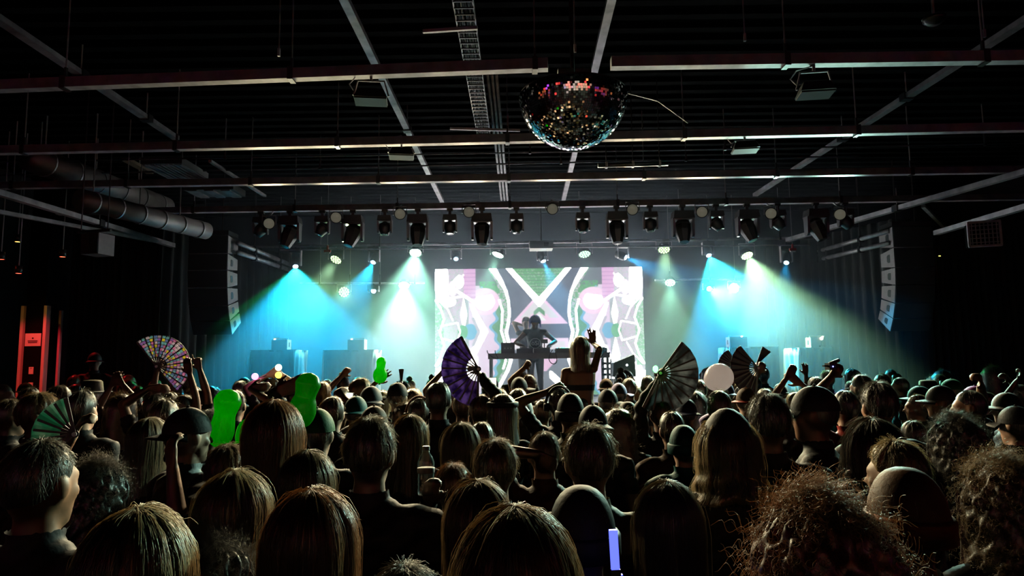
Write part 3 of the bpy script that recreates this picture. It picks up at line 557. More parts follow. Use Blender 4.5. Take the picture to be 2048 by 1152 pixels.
def body_tubes(fem=False, wide=1.0, arms=None, sit=False, lean=0.0, nod=0.0, yaw=0.0):
    """returns mesh builder, skeleton segments; height 1.75 from sole to crown, facing +Y"""
    mb = MB(); segs = []
    sw = (.165 if fem else .19) * wide; hw = (1.08 if fem else 1.0) * wide
    tw = .92 if fem else 1.0
    piv = Vector((0, 0, .95)); RL = Matrix.Rotation(-lean, 3, 'X')
    def tr(p): p = Vector(p); return piv + RL @ (p - piv) if p.z > .95 else p
    rings = [(0, 0, .80, .10 * hw, .085), (0, -.005, .85, .155 * hw, .115), (0, -.01, .92, .168 * hw, .12 * wide), (0, 0, 1.0, .155 * hw * (.95 if fem else 1), .11 * wide), (0, .005, 1.1, .138 * wide * tw, .1 * wide), (0, .005, 1.2, .15 * wide * tw, .11 * wide), (0, .0, 1.3, .168 * wide * tw, .118 * wide), (0, -.008, 1.38, .172 * wide * tw, .108 * wide), (0, -.012, 1.425, .145 * wide * tw, .09), (0, -.01, 1.455, .1 * wide, .07), (0, -.004, 1.485, .064, .058), (0, .0, 1.53, .055, .056), (0, .008, 1.58, .054, .058)]
    m0 = mb.n; loft(mb, rings)
    if fem:
        for s in (-1, 1): mb.ball((s * .07, .1, 1.26), (.055, .05, .058))
    for i in range(m0, mb.n): mb.v[i] = tuple(tr(mb.v[i]))
    segs.append(('torso', tr((0, 0, .9)), tr((0, 0, 1.40)), .15)); segs.append(('neck', tr((0, 0, 1.46)), tr((0, .01, 1.56)), .055))
    # head
    h0 = mb.n; hx, hy, hz = HR; c = HEADC
    mb.ball(c + Vector((0, -.012, .012)), (hx, hy * .93, hz * .9), 20, 14)
    loft(mb, [(0, c.y + .055, c.z - .122, .02, .02), (0, c.y + .045, c.z - .112, .038, .04), (0, c.y + .03, c.z - .085, .052, .058), (0, c.y + .018, c.z - .03, .066, .073), (0, c.y + .012, c.z + .03, .07, .078), (0, c.y + .01, c.z + .06, .06, .07)], 16)
    capsule(mb, c + Vector((0, .086, .018)), c + Vector((0, .112, -.026)), .009, .013, 8)      # nose
    for s in (-1, 1):
        capsule(mb, c + Vector((s * .012, .09, .028)), c + Vector((s * .045, .076, .026)), .010, .009, 8)   # brow
        mb.ball(c + Vector((s * .031, .078, .010)), .0125, 8, 6)       # eye
        mb.ball(c + Vector((s * .048, .06, -.022)), (.02, .02, .018), 8, 6)  # cheek
        mb.ball(c + Vector((s * .08, -.008, .0)), (.012, .02, .033), 10, 8); mb.ball(c + Vector((s * .086, -.02, .01)), (.007, .013, .025), 8, 6)  # ear
    capsule(mb, c + Vector((-.02, .084, -.052)), c + Vector((.02, .084, -.052)), .0075, .0075, 8); capsule(mb, c + Vector((-.017, .081, -.065)), c + Vector((.017, .081, -.065)), .0085, .0085, 8)
    RH = Matrix.Rotation(yaw, 3, 'Z') @ Matrix.Rotation(-nod, 3, 'X'); np_ = Vector((0, 0, 1.54))
    HM = lambda p: tr(np_ + RH @ (Vector(p) - np_))
    for i in range(h0, mb.n): mb.v[i] = tuple(HM(mb.v[i]))
    segs.append(('head', HM(c + Vector((0, 0, -.04))), HM(c + Vector((0, 0, .05))), .1))
    # arms
    arms = arms or {}
    for s, nm in ((-1, 'L'), (1, 'R')):
        S = tr((s * sw, -.005, 1.395)); spec = arms.get(nm)
        up_ = False
        if spec is None: E, Wp = tr((s * (sw + .055), -.03, 1.12)), tr((s * (sw + .06), .06, .88)); curl, pt, N = .35, False, Vector((-s, 0, 0))
        else:
            Wt = Vector(spec['to']); curl = spec.get('curl', .25); pt = spec.get('point', False); N = Vector(spec.get('N', (0, 1, 0)))
            if Wt.z > 1.45: S = S + Vector((-s * .025, 0, .035))
            E, Wp = ik(S, Wt, .285, .255, Vector(spec.get('hint', (s * .8, -.1, -.45)))); up_ = True
        capsule(mb, tr((s * sw * .5, -.01, 1.40)), S, .062 if not fem else .054, (.058 if not fem else .048) * wide, 12)
        capsule(mb, S, E, (.054 if not fem else .044) * wide, .039 if not fem else .033, 12); mid = E + (Wp - E) * .3
        capsule(mb, E, mid, .038 if not fem else .032, .041 if not fem else .034, 12); capsule(mb, mid, Wp, .04 if not fem else .033, .026 if not fem else .022, 12)
        A = (Wp - E).normalized()
        if spec and 'A' in spec: A = Vector(spec['A']).normalized()
        add_hand(mb, Wp, A, N, s, curl, pt)
        segs += [('uparm' + nm, S, E, .045), ('foarm' + nm, E, Wp, .035), ('hand' + nm, Wp, Wp + A * .16, .03)]
        if spec is not None: spec['_W'] = Wp; spec['_A'] = A
    # legs
    for s in (-1, 1):
        Hp = Vector((s * .088 * hw, 0, .86))
        if sit: K = Hp + Vector((s * .06, .4, .0)); An = K + Vector((0, -.05, -.4))
        else: K = Vector((s * .1, .015, .48)); An = Vector((s * .11, -.025, .085))
        capsule(mb, Hp, K, .088 * hw, .056, 14); m1 = K + (An - K) * .3 + Vector((0, -.012, 0)); capsule(mb, K, m1, .054, .058, 12); capsule(mb, m1, An, .056, .038, 12)
        toe = An + Vector((s * .02, .17, -.05)); capsule(mb, An + Vector((0, -.03, -.045)), toe, .038, .034, 10); capsule(mb, An, An + Vector((0, .06, -.03)), .04, .04, 10)
        segs += [('thigh', Hp, K, .08), ('shin', K, An, .05), ('foot', An + Vector((0, -.03, -.045)), toe, .04)]
    return mb, segs, HM(c), (RL if lean else Matrix.Identity(3)) @ RH
def remesh(mb, vox, smooth=3):
    me = mb.mesh('raw'); o = bpy.data.objects.new('raw', me); C.objects.link(o)
    md = o.modifiers.new('r', 'REMESH'); md.mode = 'VOXEL'; md.voxel_size = vox; md.use_smooth_shade = True
    if smooth: s = o.modifiers.new('s', 'SMOOTH'); s.factor = .5; s.iterations = smooth
    dg = bpy.context.evaluated_depsgraph_get(); dg.update(); out = bpy.data.meshes.new_from_object(o.evaluated_get(dg))
    bpy.data.objects.remove(o); bpy.data.meshes.remove(me); return out
def np_mesh(me):
    v = np.empty(len(me.vertices) * 3); me.vertices.foreach_get('co', v); v = v.reshape(-1, 3)
    nr = np.empty(len(me.vertices) * 3); me.vertices.foreach_get('normal', nr); nr = nr.reshape(-1, 3)
    f = np.empty(len(me.loops), dtype=np.int64); me.loops.foreach_get('vertex_index', f); tot = np.empty(len(me.polygons), dtype=np.int64); me.polygons.foreach_get('loop_total', tot)
    assert (tot == 4).all(); return v, nr, f.reshape(-1, 4)
def region(v, segs):
    best = np.full(len(v), 1e9); lab = np.zeros(len(v), int); tt = np.zeros(len(v))
    for i, (nm, a, b, r) in enumerate(segs):
        a = np.array(a); b = np.array(b); d = b - a; t = np.clip(((v - a) @ d) / (d @ d), 0, 1); q = np.linalg.norm(v - a - t[:, None] * d, axis=1) / r
        m = q < best; best[m] = q[m]; lab[m] = i; tt[m] = t[m]
    return lab, tt
def sub_mesh(name, v, nr, f, mask, off):
    fm = mask[f].all(axis=1); ff = f[fm]; used, inv = np.unique(ff, return_inverse=True); ff = inv.reshape(-1, 4)
    vv = v[used] + nr[used] * (off[used][:, None] if hasattr(off, '__len__') else off)
    me = bpy.data.meshes.new(name); me.from_pydata(vv.tolist(), [], ff.tolist()); me.polygons.foreach_set('use_smooth', [True] * len(me.polygons)); return me
def dress(v, nr, f, segs, top):
    names = [s[0] for s in segs]; lab, t = region(v, segs); nm = np.array(names)[lab]
    tor = nm == 'torso'; ua = np.char.startswith(nm, 'uparm'); fa = np.char.startswith(nm, 'foarm'); leg = (nm == 'thigh') | (nm == 'shin')
    z = v[:, 2]; wr = .004 * np.sin(z * 55 + v[:, 0] * 25) + .003 * np.sin(z * 90 - v[:, 0] * 60)
    if top == 'tank': m = (tor & (z < 1.5)) | (ua & (t < .12)); off = .006 + wr * .5; m &= ~((ua) & (t > .1))
    elif top == 'long': m = tor | ua | fa; off = .014 + wr
    elif top == 'hood': m = tor | ua | fa | (nm == 'neck'); off = .02 + wr
    elif top == 'strap': m = tor & (z < 1.27) & (z > 1.2); off = .004 + wr * 0
    else: m = tor | (ua & (t < .62)); off = .009 + np.where(ua, .006 * t, 0) + wr
    low = (z < .9) & tor; off = np.where(tor & (z < 1.08), off + .012, off)
    tr_ = leg | low
    return m, off, tr_, nm == 'foot'
BODY = {}
def body_set(key, top, vox, **kw):
    """cached meshes of one body: body, shirt, trousers, shoes; plus the head frame"""
    if key in BODY: base = BODY[key]
    else:
        mb, segs, hc, hm = body_tubes(**kw); me = remesh(mb, vox, 3); me.name = 'body'; v, nr, f = np_mesh(me); base = BODY[key] = dict(me=me, v=v, nr=nr, f=f, segs=segs, hc=hc, hm=hm, tops={})
    if top not in base['tops']:
        m, off, leg, foot = dress(base['v'], base['nr'], base['f'], base['segs'], top)
        base['tops'][top] = (sub_mesh('shirt', base['v'], base['nr'], base['f'], m, off), sub_mesh('trousers', base['v'], base['nr'], base['f'], leg, .008 + 0 * off), sub_mesh('shoes', base['v'], base['nr'], base['f'], foot, .012 + 0 * off))
    return base
# ------------------------------------------------------------------ people: hair and hats (head frame, facing +Y)
def sstep(x, a, b): u = np.clip((x - a) / (b - a), 0, 1); return u * u * (3 - 2 * u)
def hair_surface(style, L=.3, seed=0, t0=None):
    rng = np.random.default_rng(seed); ph = rng.uniform(0, 6.28, 12)
    t0 = t0 if t0 is not None else {'short': .02, 'crop': .009, 'long': .03, 'curly': .055, 'wavy': .04, 'pony': .017, 'bun': .017}[style]
    long_ = style in ('long', 'wavy') or (style == 'curly' and L > .12)
    def S(a, s):
        ab = np.abs(a); te = np.radians(np.interp(ab, [0, .9, 1.5, 1.75, 2.3, PI], [120, 114, 97, 86, 66, 57]))
        r = np.array(HR)
        bump = {'short': .006, 'crop': .0015, 'long': .004, 'wavy': .007, 'curly': .012, 'pony': .002, 'bun': .002}[style]
        if style == 'curly': nz = np.sin(9 * a + ph[0] + 6 * np.sin(s * 9 + ph[1])) * np.sin(22 * s + ph[2] + 2 * np.sin(4 * a)) + .6 * np.sin(17 * a + 31 * s + ph[3])
        else: nz = np.sin(13 * a + ph[0] + 2 * s) * .6 + .5 * np.sin(29 * a + ph[1]) + .4 * np.sin(7 * a + 5 * s + ph[2])
        if long_:
            lf = 1 - sstep(ab, 1.75, 2.25); s0 = .45 + .55 * (1 - lf)
        else: lf = 0 * a; s0 = 1 + 0 * a
        u = np.clip(s / s0, 0, 1); tend = np.where(lf > .5, np.minimum(te, np.radians(98)), te); th = u * (tend * (1 - lf) + np.radians(98) * lf)
        tk = t0 * np.where(lf > 0.02, 1, (1 - .85 * u ** 5) if style == 'curly' else (1 - .95 * u ** 2.4)) + bump * nz * np.minimum(1, s * 4)
        x = (r[0] + tk) * np.sin(th) * np.sin(a); y = -(r[1] + tk) * np.sin(th) * np.cos(a) - .012; z = (r[2] * .9 + tk * (1 if style != 'curly' else .9)) * np.cos(th) + .012
        fall = np.clip((s - s0) / np.maximum(1 - s0, 1e-3), 0, 1) * lf
        wv = .012 * np.sin(fall * 14 + ph[4] + 3 * a) * fall if style == 'wavy' else .003 * np.sin(fall * 9 + 5 * a) * fall
        z = z - fall * L * (1 + .05 * np.sin(5 * a + ph[5])); nar = 1 - .1 * np.sin(np.clip(fall, 0, 1) * PI) + .14 * fall * (1 if style == 'long' else 1.9)
        x = x * nar + wv; y = y * (1 - .05 * fall) - .035 * fall * np.cos(a) + wv * .5
        return np.stack([x, y, z], -1)
    return S, long_
def grid_faces(n, m): return [(j * n + i, j * n + i + 1, (j + 1) * n + i + 1, (j + 1) * n + i) for j in range(m - 1) for i in range(n - 1)]
def strands(S, N, K, r, rng, style, amax=PI, lift=.006, frizz=.004):
    a0 = rng.uniform(-amax, amax, N); s0 = rng.uniform(0, .35, N) if style in ('long', 'wavy') else rng.uniform(.0, .8, N); s1 = np.clip(s0 + rng.uniform(.4, 1.0, N), 0, 1.02) if style in ('long', 'wavy') else np.clip(s0 + rng.uniform(.12, .3, N), 0, 1)
    u = np.linspace(0, 1, K)[None]; s = s0[:, None] + (s1 - s0)[:, None] * u; a = a0[:, None] + rng.normal(0, .12, N)[:, None] * u
    p = S(a, s); c = np.array([0, -.01, 0.0]); out = p - c; out[..., 2] *= .6; out /= np.linalg.norm(out, axis=-1, keepdims=True) + 1e-9
    lf = rng.exponential(lift, N)[:, None] * (.25 + u) ; p = p + out * np.minimum(lf, lift * 5)[..., None] + (rng.normal(0, frizz, (N, 1, 3)) * u[..., None]) + rng.normal(0, frizz * .25, p.shape)
    if style == 'curly':
        ph = rng.uniform(0, 6.28, (N, 1)); cr = rng.uniform(.005, .013, (N, 1)); tw = rng.uniform(9, 16, (N, 1)) * u + ph
        p0 = S(a0[:, None] + 0 * u, s0[:, None] + 0 * u); o0 = out[:, :1]; e1 = np.cross(o0, np.array([0, 0, 1.0])); e1 /= np.linalg.norm(e1, axis=-1, keepdims=True) + 1e-6; e2 = np.cross(o0, e1)
        ln = rng.uniform(.01, .045, (N, 1)); drift = rng.normal(0, .02, (N, 1, 3))
        p = p0 - o0 * .006 + o0 * (ln * u)[..., None] + e1 * (cr * np.cos(tw))[..., None] + e2 * (cr * np.sin(tw))[..., None] + drift * u[..., None]
    return ribbon(p, r)
def ribbon(p, r):
    """N strands of K points -> three sided tubes"""
    N, K, _ = p.shape; d = np.gradient(p, axis=1); d /= np.linalg.norm(d, axis=-1, keepdims=True) + 1e-9
    h = np.where(np.abs(d[..., 2:3]) < .9, np.array([0, 0, 1.0]), np.array([1.0, 0, 0])); e1 = np.cross(d, h); e1 /= np.linalg.norm(e1, axis=-1, keepdims=True) + 1e-9; e2 = np.cross(d, e1)
    rr = r * (1 - .55 * np.linspace(0, 1, K))[None, :, None]; vs = np.stack([p + (e1 * math.cos(q) + e2 * math.sin(q)) * rr for q in (0, 2.094, 4.189)], 2).reshape(-1, 3)
    b = (np.arange(N)[:, None] * K + np.arange(K - 1)[None]).ravel() * 3; fs = np.concatenate([np.stack([b + k, b + (k + 1) % 3, b + 3 + (k + 1) % 3, b + 3 + k], 1) for k in range(3)])
    return vs, fs
HAIR = {}
def hair_mesh(style, L, seed, N, rad, q):
    key = (style, round(L, 2), seed, N, rad, q)
    if key in HAIR: return HAIR[key]
    rng = np.random.default_rng(seed + 77); S, long_ = hair_surface(style, L, seed); na, ns = (57, 26) if q else (33, 14)
    if style == 'curly' and q: na, ns = 97, 44
    a, s = np.meshgrid(np.linspace(-PI, PI, na), np.linspace(0, 1, ns)); v = S(a, s).reshape(-1, 3); f = grid_faces(na, ns)
    mb = MB(); mb.add(v.tolist(), f); nshell = len(f)
    vv, ff = strands(S, N, (18 if style == 'curly' else 10) if q else 6, rad * (.8 if style == 'curly' else 1), rng, style, lift=.0045 if style != 'crop' else .003, frizz=.005 if style in ('long', 'short', 'wavy') else .003); mb.add(vv.tolist(), ff.tolist())
    if style == 'pony':
        base = Vector((0, -HR[1] - .02, .03)); pts = [base, base + Vector((0, -.05, .01)), base + Vector((0, -.07, -.06)), base + Vector((0, -.06, -.18)), base + Vector((0, -.05, -.3))]
        mb.tube(pts, [.018, .03, .034, .03, .008], 12)
        n2 = max(40, N // 3); u = np.linspace(0, 1, 8)[None]; pp = np.array([[*p] for p in pts]); ang_ = rng.uniform(0, 6.28, (n2, 1)); rr_ = rng.uniform(.02, .045, (n2, 1)) * (.5 + u)
        cx = np.stack([np.interp(u[0], np.linspace(0, 1, 5), pp[:, k]) for k in range(3)], -1)[None] + np.stack([np.cos(ang_) * rr_, np.sin(ang_) * rr_, 0 * rr_], -1); vv, ff = ribbon(cx, rad); mb.add(vv.tolist(), ff.tolist())
    if style == 'bun':
        for k in range(26):
            d = Vector(rng.normal(0, 1, 3)).normalized(); mb.ball(Vector((0, -.06, HR[2] + .035)) + d * .028, .022, 8, 6)
    me = mb.mesh('hair', True); HAIR[key] = me; me.materials.append(None); me.materials.append(None)
    mi = np.zeros(len(me.polygons), dtype=np.int32); mi[nshell:] = 1; me.polygons.foreach_set('material_index', mi); return me
def cap_parts(par, kind, m, m2, d=0.0, s=1.0):
    """hats sit in the head frame; d turns the brim (0 = forward)"""
    hx, hy, hz = HR; R = Matrix.Rotation(d, 3, 'Z')
    def dome(e, zt, z0, n=24, m_=9, flat=1.0):
        vs = []; 
        for j in range(m_):
            u = j / (m_ - 1); th = u * PI / 2 * .98 + .02
            for k in range(n):
                a = 2 * PI * k / n; vs.append(((hx + e) * math.sin(th) ** flat * math.cos(a), -.012 + (hy + e) * math.sin(th) ** flat * math.sin(a), z0 + (zt - z0) * math.cos(th)))
        mb = MB(); mb.add(vs, [(j * n + k, (j + 1) * n + k, (j + 1) * n + (k + 1) % n, j * n + (k + 1) % n) for j in range(m_ - 1) for k in range(n)] + [tuple(range(n))]); return mb
    out = []
    if kind == 'cap':
        c = dome(.016, hz + .03, .028); c.build('crown', m, par, True)
        mb = MB(); n = 13; vs = []
        for j in range(4):
            for i in range(n):
                a = -1.15 + 2.3 * i / (n - 1); e = j / 3 * .075 * math.cos(a * .75); q = R @ Vector(((hx + .014 + e * .9) * math.sin(a), (hy + .014 + e) * math.cos(a), 0)); vs.append((q.x, q.y - .012, .03 - .012 * j / 3 - .02 * (abs(math.sin(a)) ** 2) * (j / 3)))
        mb.add(vs + [(x, y, z - .006) for x, y, z in vs], [(j * n + i, j * n + i + 1, (j + 1) * n + i + 1, (j + 1) * n + i) for j in range(3) for i in range(n - 1)] + [(4 * n + j * n + i, 4 * n + (j + 1) * n + i, 4 * n + (j + 1) * n + i + 1, 4 * n + j * n + i + 1) for j in range(3) for i in range(n - 1)] + [(3 * n + i, 3 * n + i + 1, 7 * n + i + 1, 7 * n + i) for i in range(n - 1)]); mb.build('brim', m2, par, True)
        MB().ball((0, -.012, hz + .031), .008, 8, 5).build('cap_button', m2, par)
    elif kind == 'beanie':
        dome(.016, hz + .028, .0, flat=.8).build('crown', m, par, True)
        MB().lathe([(hx + .02, -.035), (hx + .026, -.03), (hx + .026, .022), (hx + .02, .03)], 26, (0, -.012, 0), None, 1, (hy + .024) / (hx + .024)).build('folded_band', m2, par, True)
    elif kind in ('bucket', 'fedora'):
        b = .062 if kind == 'bucket' else .07; dr = .055 if kind == 'bucket' else .008; zt = hz + (.03 if kind == 'bucket' else .05)
        MB().lathe([(.02, zt), (hx - .012, zt - .004), (hx + .004, zt - .02), (hx + .016, .045), (hx + .017, .04)], 26, (0, -.012, 0), None, 1, (hy + .016) / (hx + .016)).build('crown', m, par, True)
        MB().lathe([(hx + .014, .046), (hx + .018, .05), (hx + .018 + b, .05 - dr), (hx + .018 + b, .044 - dr), (hx + .016, .042)], 30, (0, -.012, 0), None, 1, (hy + .03) / (hx + .03)).build('brim', m2, par, True)
    elif kind == 'hood':
        mb = MB(); n = 25; rows = 10; vs = []
        for j in range(rows):
            u = j / (rows - 1)
            for i in range(n):
                a = -2.5 + 5 * i / (n - 1); th = min(u / .62, 1) * 1.62; f = max(0, (u - .62) / .38); e = .026 + .012 * f
                vs.append(((hx + e) * math.sin(th) * math.sin(a), -.02 - (hy + e + .02 * f) * math.sin(th) * math.cos(a), (hz + .035) * math.cos(th) - .16 * f))
        mb.add(vs, [(j * n + i, (j + 1) * n + i, (j + 1) * n + i + 1, j * n + i + 1) for j in range(rows - 1) for i in range(n - 1)]); mb.build('hood', m, par, True)
    elif kind == 'band':
        MB().lathe([(hx + .03, .055), (hx + .036, .06), (hx + .036, .085), (hx + .03, .09)], 26, (0, -.012, 0), None, 1, (hy + .03) / (hx + .03)).build('headband', m, par, True)
    elif kind == 'phones':
        pts = [((hx + .03) * math.cos(a), -.01, (hz + .035) * math.sin(a)) for a in np.linspace(0, PI, 15)]
        MB().tube(pts, .01, 8).build('headband', m, par, True)
        for q in (-1, 1): MB().tube([(q * (hx + .0), -.01, -.005), (q * (hx + .045), -.01, -.005)], [.035, .03], 14).build('ear_cup', m2, par, True)
SKIN = [mat('skin_light', srgb(205, 160, 135), .5, transl=.0), mat('skin_tan', srgb(165, 115, 85), .5), mat('skin_deep', srgb(95, 62, 45), .5)]
def hmat(c):
    rgb = {'black': (.012, .01, .009), 'dark': (.03, .019, .012), 'brown': (.07, .038, .018), 'auburn': (.13, .045, .018), 'blonde': (.36, .23, .1), 'grey': (.22, .21, .19), 'pink': (.5, .05, .25), 'blue': (.1, .12, .55), 'teal': (.03, .16, .14)}[c]
    return mat('hair_' + c, rgb, .42, transl=.04, spec=.5)
def smat(c):  # strand colours paler than the shell: backlit rim glow put into the colour
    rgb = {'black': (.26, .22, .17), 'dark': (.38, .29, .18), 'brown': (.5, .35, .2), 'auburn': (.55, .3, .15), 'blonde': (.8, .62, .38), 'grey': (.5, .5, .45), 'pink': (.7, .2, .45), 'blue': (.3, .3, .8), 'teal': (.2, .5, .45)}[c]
    return mat('rimlit_strand_' + c, rgb, .35, transl=.45, spec=.6)
def cmat(c):
    if isinstance(c, str):
        rgb = {'black': (.012, .012, .013), 'charcoal': (.03, .03, .033), 'grey': (.12, .12, .13), 'white': (.62, .6, .6), 'navy': (.015, .02, .05), 'tan': (.42, .27, .17), 'red': (.35, .03, .02), 'orange': (.7, .25, .07), 'green': (.04, .14, .05), 'teal': (.02, .12, .12), 'purple': (.12, .05, .3), 'lavender': (.45, .36, .6), 'blue': (.06, .1, .35), 'olive': (.07, .07, .03), 'brown': (.12, .06, .03), 'pink': (.6, .1, .35), 'rust': (.35, .1, .03), 'cream': (.6, .52, .4)}[c]
        return mat('cloth_' + c, rgb, .6, spec=.12, noise=.15, nscale=60, bump=.15)
WID = {'short': .17, 'crop': .16, 'long': .21, 'wavy': .24, 'curly': .26, 'pony': .175, 'bun': .175}
PEOPLE = []
HANDS = {}
def person(px, py, wpx, label, hair='short', hc='dark', hat=None, hatc='black', hatc2=None, hatdir=0.0, top='tee', tc='black', turn=0.0, yaw=0.0, nod=0.0, lean=0.0, hands=None, skin=0, fem=None, d=None, L=.3, fine=None, wide=1.0, base=0.0, sit=False, group='concert crowd', hh=None, pc='charcoal', seed=None, name='person'):
    fem = (hair in ('long', 'wavy', 'pony', 'bun')) if fem is None else fem
    W = WID[hair] if hat is None else {'cap': .185, 'beanie': .195, 'bucket': .3, 'fedora': .32, 'hood': .22, 'band': .18, 'phones': .2}[hat]
    if hat in ('cap', 'beanie') and hair in ('long', 'wavy', 'curly'): W = max(W, .2)
    d = d or F * W / wpx; seed = seed if seed is not None else (int(px) * 7 + int(py)) % 9973
    p = P(px, py, d); toph = {'short': .018, 'crop': .006, 'long': .025, 'wavy': .035, 'curly': .045, 'pony': .012, 'bun': .012}[hair]
    if hat: toph = {'cap': .028, 'beanie': .04, 'bucket': .028, 'fedora': .048, 'hood': .032, 'band': .02, 'phones': .04}[hat]
    H = hh or (p.z - base) / (1.75 + toph) * 1.75
    if H < 1.35 or H > 2.05: print('HEIGHT', label, round(H, 2), 'd', round(d, 2))
    k = H / 1.75
    fine = fine if fine is not None else d < 4.2
    t = thing(name, label, 'person', (p.x, p.y, base), math.radians(turn), group); t.scale = (k, k, k)
    Minv = Matrix.Rotation(-math.radians(turn), 3, 'Z')
    arms = {}
    for h in (hands or []):
        s = h['s']; tgt = P(h['px'], h['py'], d + h.get('dd', .05)); loc = Minv @ ((tgt - Vector((p.x, p.y, base))) / k); sp = dict(to=loc)
        for kk in ('curl', 'point', 'N', 'hint', 'A'):
            if kk in h: sp[kk] = h[kk]
        arms['R' if s > 0 else 'L'] = sp
    if arms or lean or nod or yaw or sit: key = ('u', label); vox = .0085 if any(h.get('curl', .25) < .75 or h.get('point') for h in (hands or [])) else .0125
    else: key = ('s', fem, wide); vox = .0135
    bs = body_set(key, top, vox, fem=fem, wide=wide, arms=arms, sit=sit, lean=lean, nod=nod, yaw=math.radians(yaw))
    link('body', bs['me'], SKIN[skin], t); sh, tr_, fo = bs['tops'][top]
    if len(sh.polygons): link('shirt' if top != 'strap' else 'bikini_top', sh, cmat(tc), t)
    link('trousers', tr_, cmat(pc), t); link('shoes', fo, cmat('black'), t)
    hd = bs['hm'].to_4x4(); hd.translation = bs['hc']
    def place(o): o.matrix_local = hd
    if hair != 'bald':
        N, rad, q = (1500, .0007, True) if fine else (200, .001, False)
        if hair == 'curly': N = N * 2 if fine else 260
        if hat in ('cap', 'beanie', 'bucket', 'fedora', 'hood') and hair in ('short', 'crop'): st = 'crop'; N //= 3
        else: st = hair
        sd = seed if fine else seed % 3
        o = link('hair', hair_mesh(st, L, sd, N, rad, q), None, t); place(o)
        for si, mm in enumerate((hmat(hc), smat(hc))): o.material_slots[si].link = 'OBJECT'; o.material_slots[si].material = mm
        if hat in ('cap', 'beanie', 'hood', 'bucket', 'fedora') and st != 'crop':
            o.matrix_local = hd @ Matrix.Translation((0, 0, -.02)) @ Matrix.Diagonal((1, 1, .86, 1))
    if hat:
        ho = bpy.data.objects.new({'cap': 'baseball_cap', 'beanie': 'beanie', 'bucket': 'bucket_hat', 'fedora': 'brimmed_hat', 'hood': 'hood', 'band': 'headband', 'phones': 'headphones'}[hat], None); C.objects.link(ho); ho.parent = t; ho.empty_display_size = .05; place(ho)
        cap_parts(ho, hat, cmat(hatc), cmat(hatc2 or hatc), math.radians(hatdir))
    R = Matrix.Rotation(math.radians(turn), 3, 'Z')
    info = dict(label=label, hd=hd, obj=t, pos=p, d=d, H=H, hands=[t.location + R @ (Vector(sp['_W']) * k) for sp in arms.values()], axes=[R @ Vector(sp['_A']) for sp in arms.values()], k=k, hc=t.location + R @ (bs['hc'] * k))
    PEOPLE.append(info); return info

QUEUE = []
def Q(px, py, wpx, label, *a, **k):
    """note a person; they are built after everybody has found room to stand"""
    hair = a[0] if a else k.get('hair', 'short'); QUEUE.append(dict(px=px, py=py, d=k.pop('d', None) or F * WID[hair] / wpx, wpx=wpx, label=label, a=a, k=k, fix=bool(k.get('hands'))))
def stand_apart():
    fixed = [dict(px=0, py=0, d=i['pos'].y, x=i['pos'].x, fix=True) for i in PEOPLE if i['obj'].location.z < .2]
    its = QUEUE + fixed
    def hgt(q, d): return P(q['px'], q['py'], d).z
    for it in range(160):
        worst = 0
        for q in its: q['x'] = P(q['px'], q['py'], q['d']).x if q['px'] else q['x']
        for i in range(len(its)):
            for j in range(i + 1, len(its)):
                a, b = its[i], its[j]; dx, dy = abs(a['x'] - b['x']), abs(a['d'] - b['d']); need = .33 - dy
                if dx > .44 or need <= .004 or (a['fix'] and b['fix'] and it < 60): continue
                n, f = (a, b) if a['d'] <= b['d'] else (b, a); wn, wf = (0 if n['fix'] and not f['fix'] or not n['px'] else 1), (0 if f['fix'] and not n['fix'] or not f['px'] else 1)
                if wn + wf == 0: continue
                st = min(need, .05) * .6
                for q, w_, sg in ((n, wn, -1), (f, wf, 1)):
                    d2 = q['d'] + sg * st * w_ / (wn + wf)
                    if 1.2 < d2 < 11.05 and 1.5 < hgt(q, d2) < 1.97: q['d'] = d2
                worst = max(worst, need)
        if worst < .01: break
    for q in QUEUE: q['info'] = person(q['px'], q['py'], q['wpx'], q['label'], *q['a'], d=q['d'], **q['k'])
# ------------------------------------------------------------------ the crowd, nearest people first
def H_(s, px, py, **k): return dict(s=s, px=px, py=py, **k)
Q(1030, 1022, 245, 'woman with sleek brown hair at the bottom centre, closest to the camera', 'long', 'brown', d=1.3, L=.42)
Q(1645, 1004, 265, 'person with a big mass of loose curls at the bottom right', 'curly', 'auburn', d=1.33, tc='charcoal', fem=True)
Q(1808, 925, 158, 'person in a brown peaked beanie at the lower right', 'crop', 'dark', 'beanie', 'brown', 'rust', d=1.75, tc='black')
Q(2008, 927, 130, 'curly haired person cut off by the right edge of the picture', 'curly', 'brown', d=2.3, tc='black', fem=False)
Q(1790, 884, 95, 'blonde person half hidden behind the brown beanie', 'short', 'blonde', d=2.5, tc='cream', fem=True, turn=35)
Q(1335, 967, 130, 'woman with smooth dark hair right of the blue glowing stick', 'long', 'dark', d=2.05, L=.42)
Q(1162, 962, 150, 'person in a plain black beanie left of the blue glowing stick', 'crop', 'dark', 'beanie', 'black', d=1.8)
Q(1177, 852, 94, 'broad man with short dark hair and lit ears in the centre', 'short', 'dark', d=2.45, tc='olive', wide=1.08)
Q(955, 966, 122, 'woman with light brown hair behind the bottom centre woman', 'long', 'brown', d=2.2, L=.34)
Q(740, 838, 90, 'tall man with short cropped hair and black shirt left of centre', 'short', 'dark', d=2.5, tc='black', wide=1.1)
Q(468, 946, 120, 'woman with long wavy light brown hair at the lower left', 'wavy', 'blonde', d=2.15, L=.38, tc='lavender')
Q(275, 1022, 220, 'person with pale blonde hair tied back at the bottom left', 'long', 'blonde', d=1.42, L=.25, tc='black')
Q(622, 984, 150, 'woman with auburn hair falling over one shoulder at the lower left', 'wavy', 'auburn', d=1.95, L=.42)
Q(535, 893, 100, 'person in a blue grey bucket hat', 'short', 'dark', 'bucket', 'navy', 'grey', d=3.05, tc='black', fem=False)
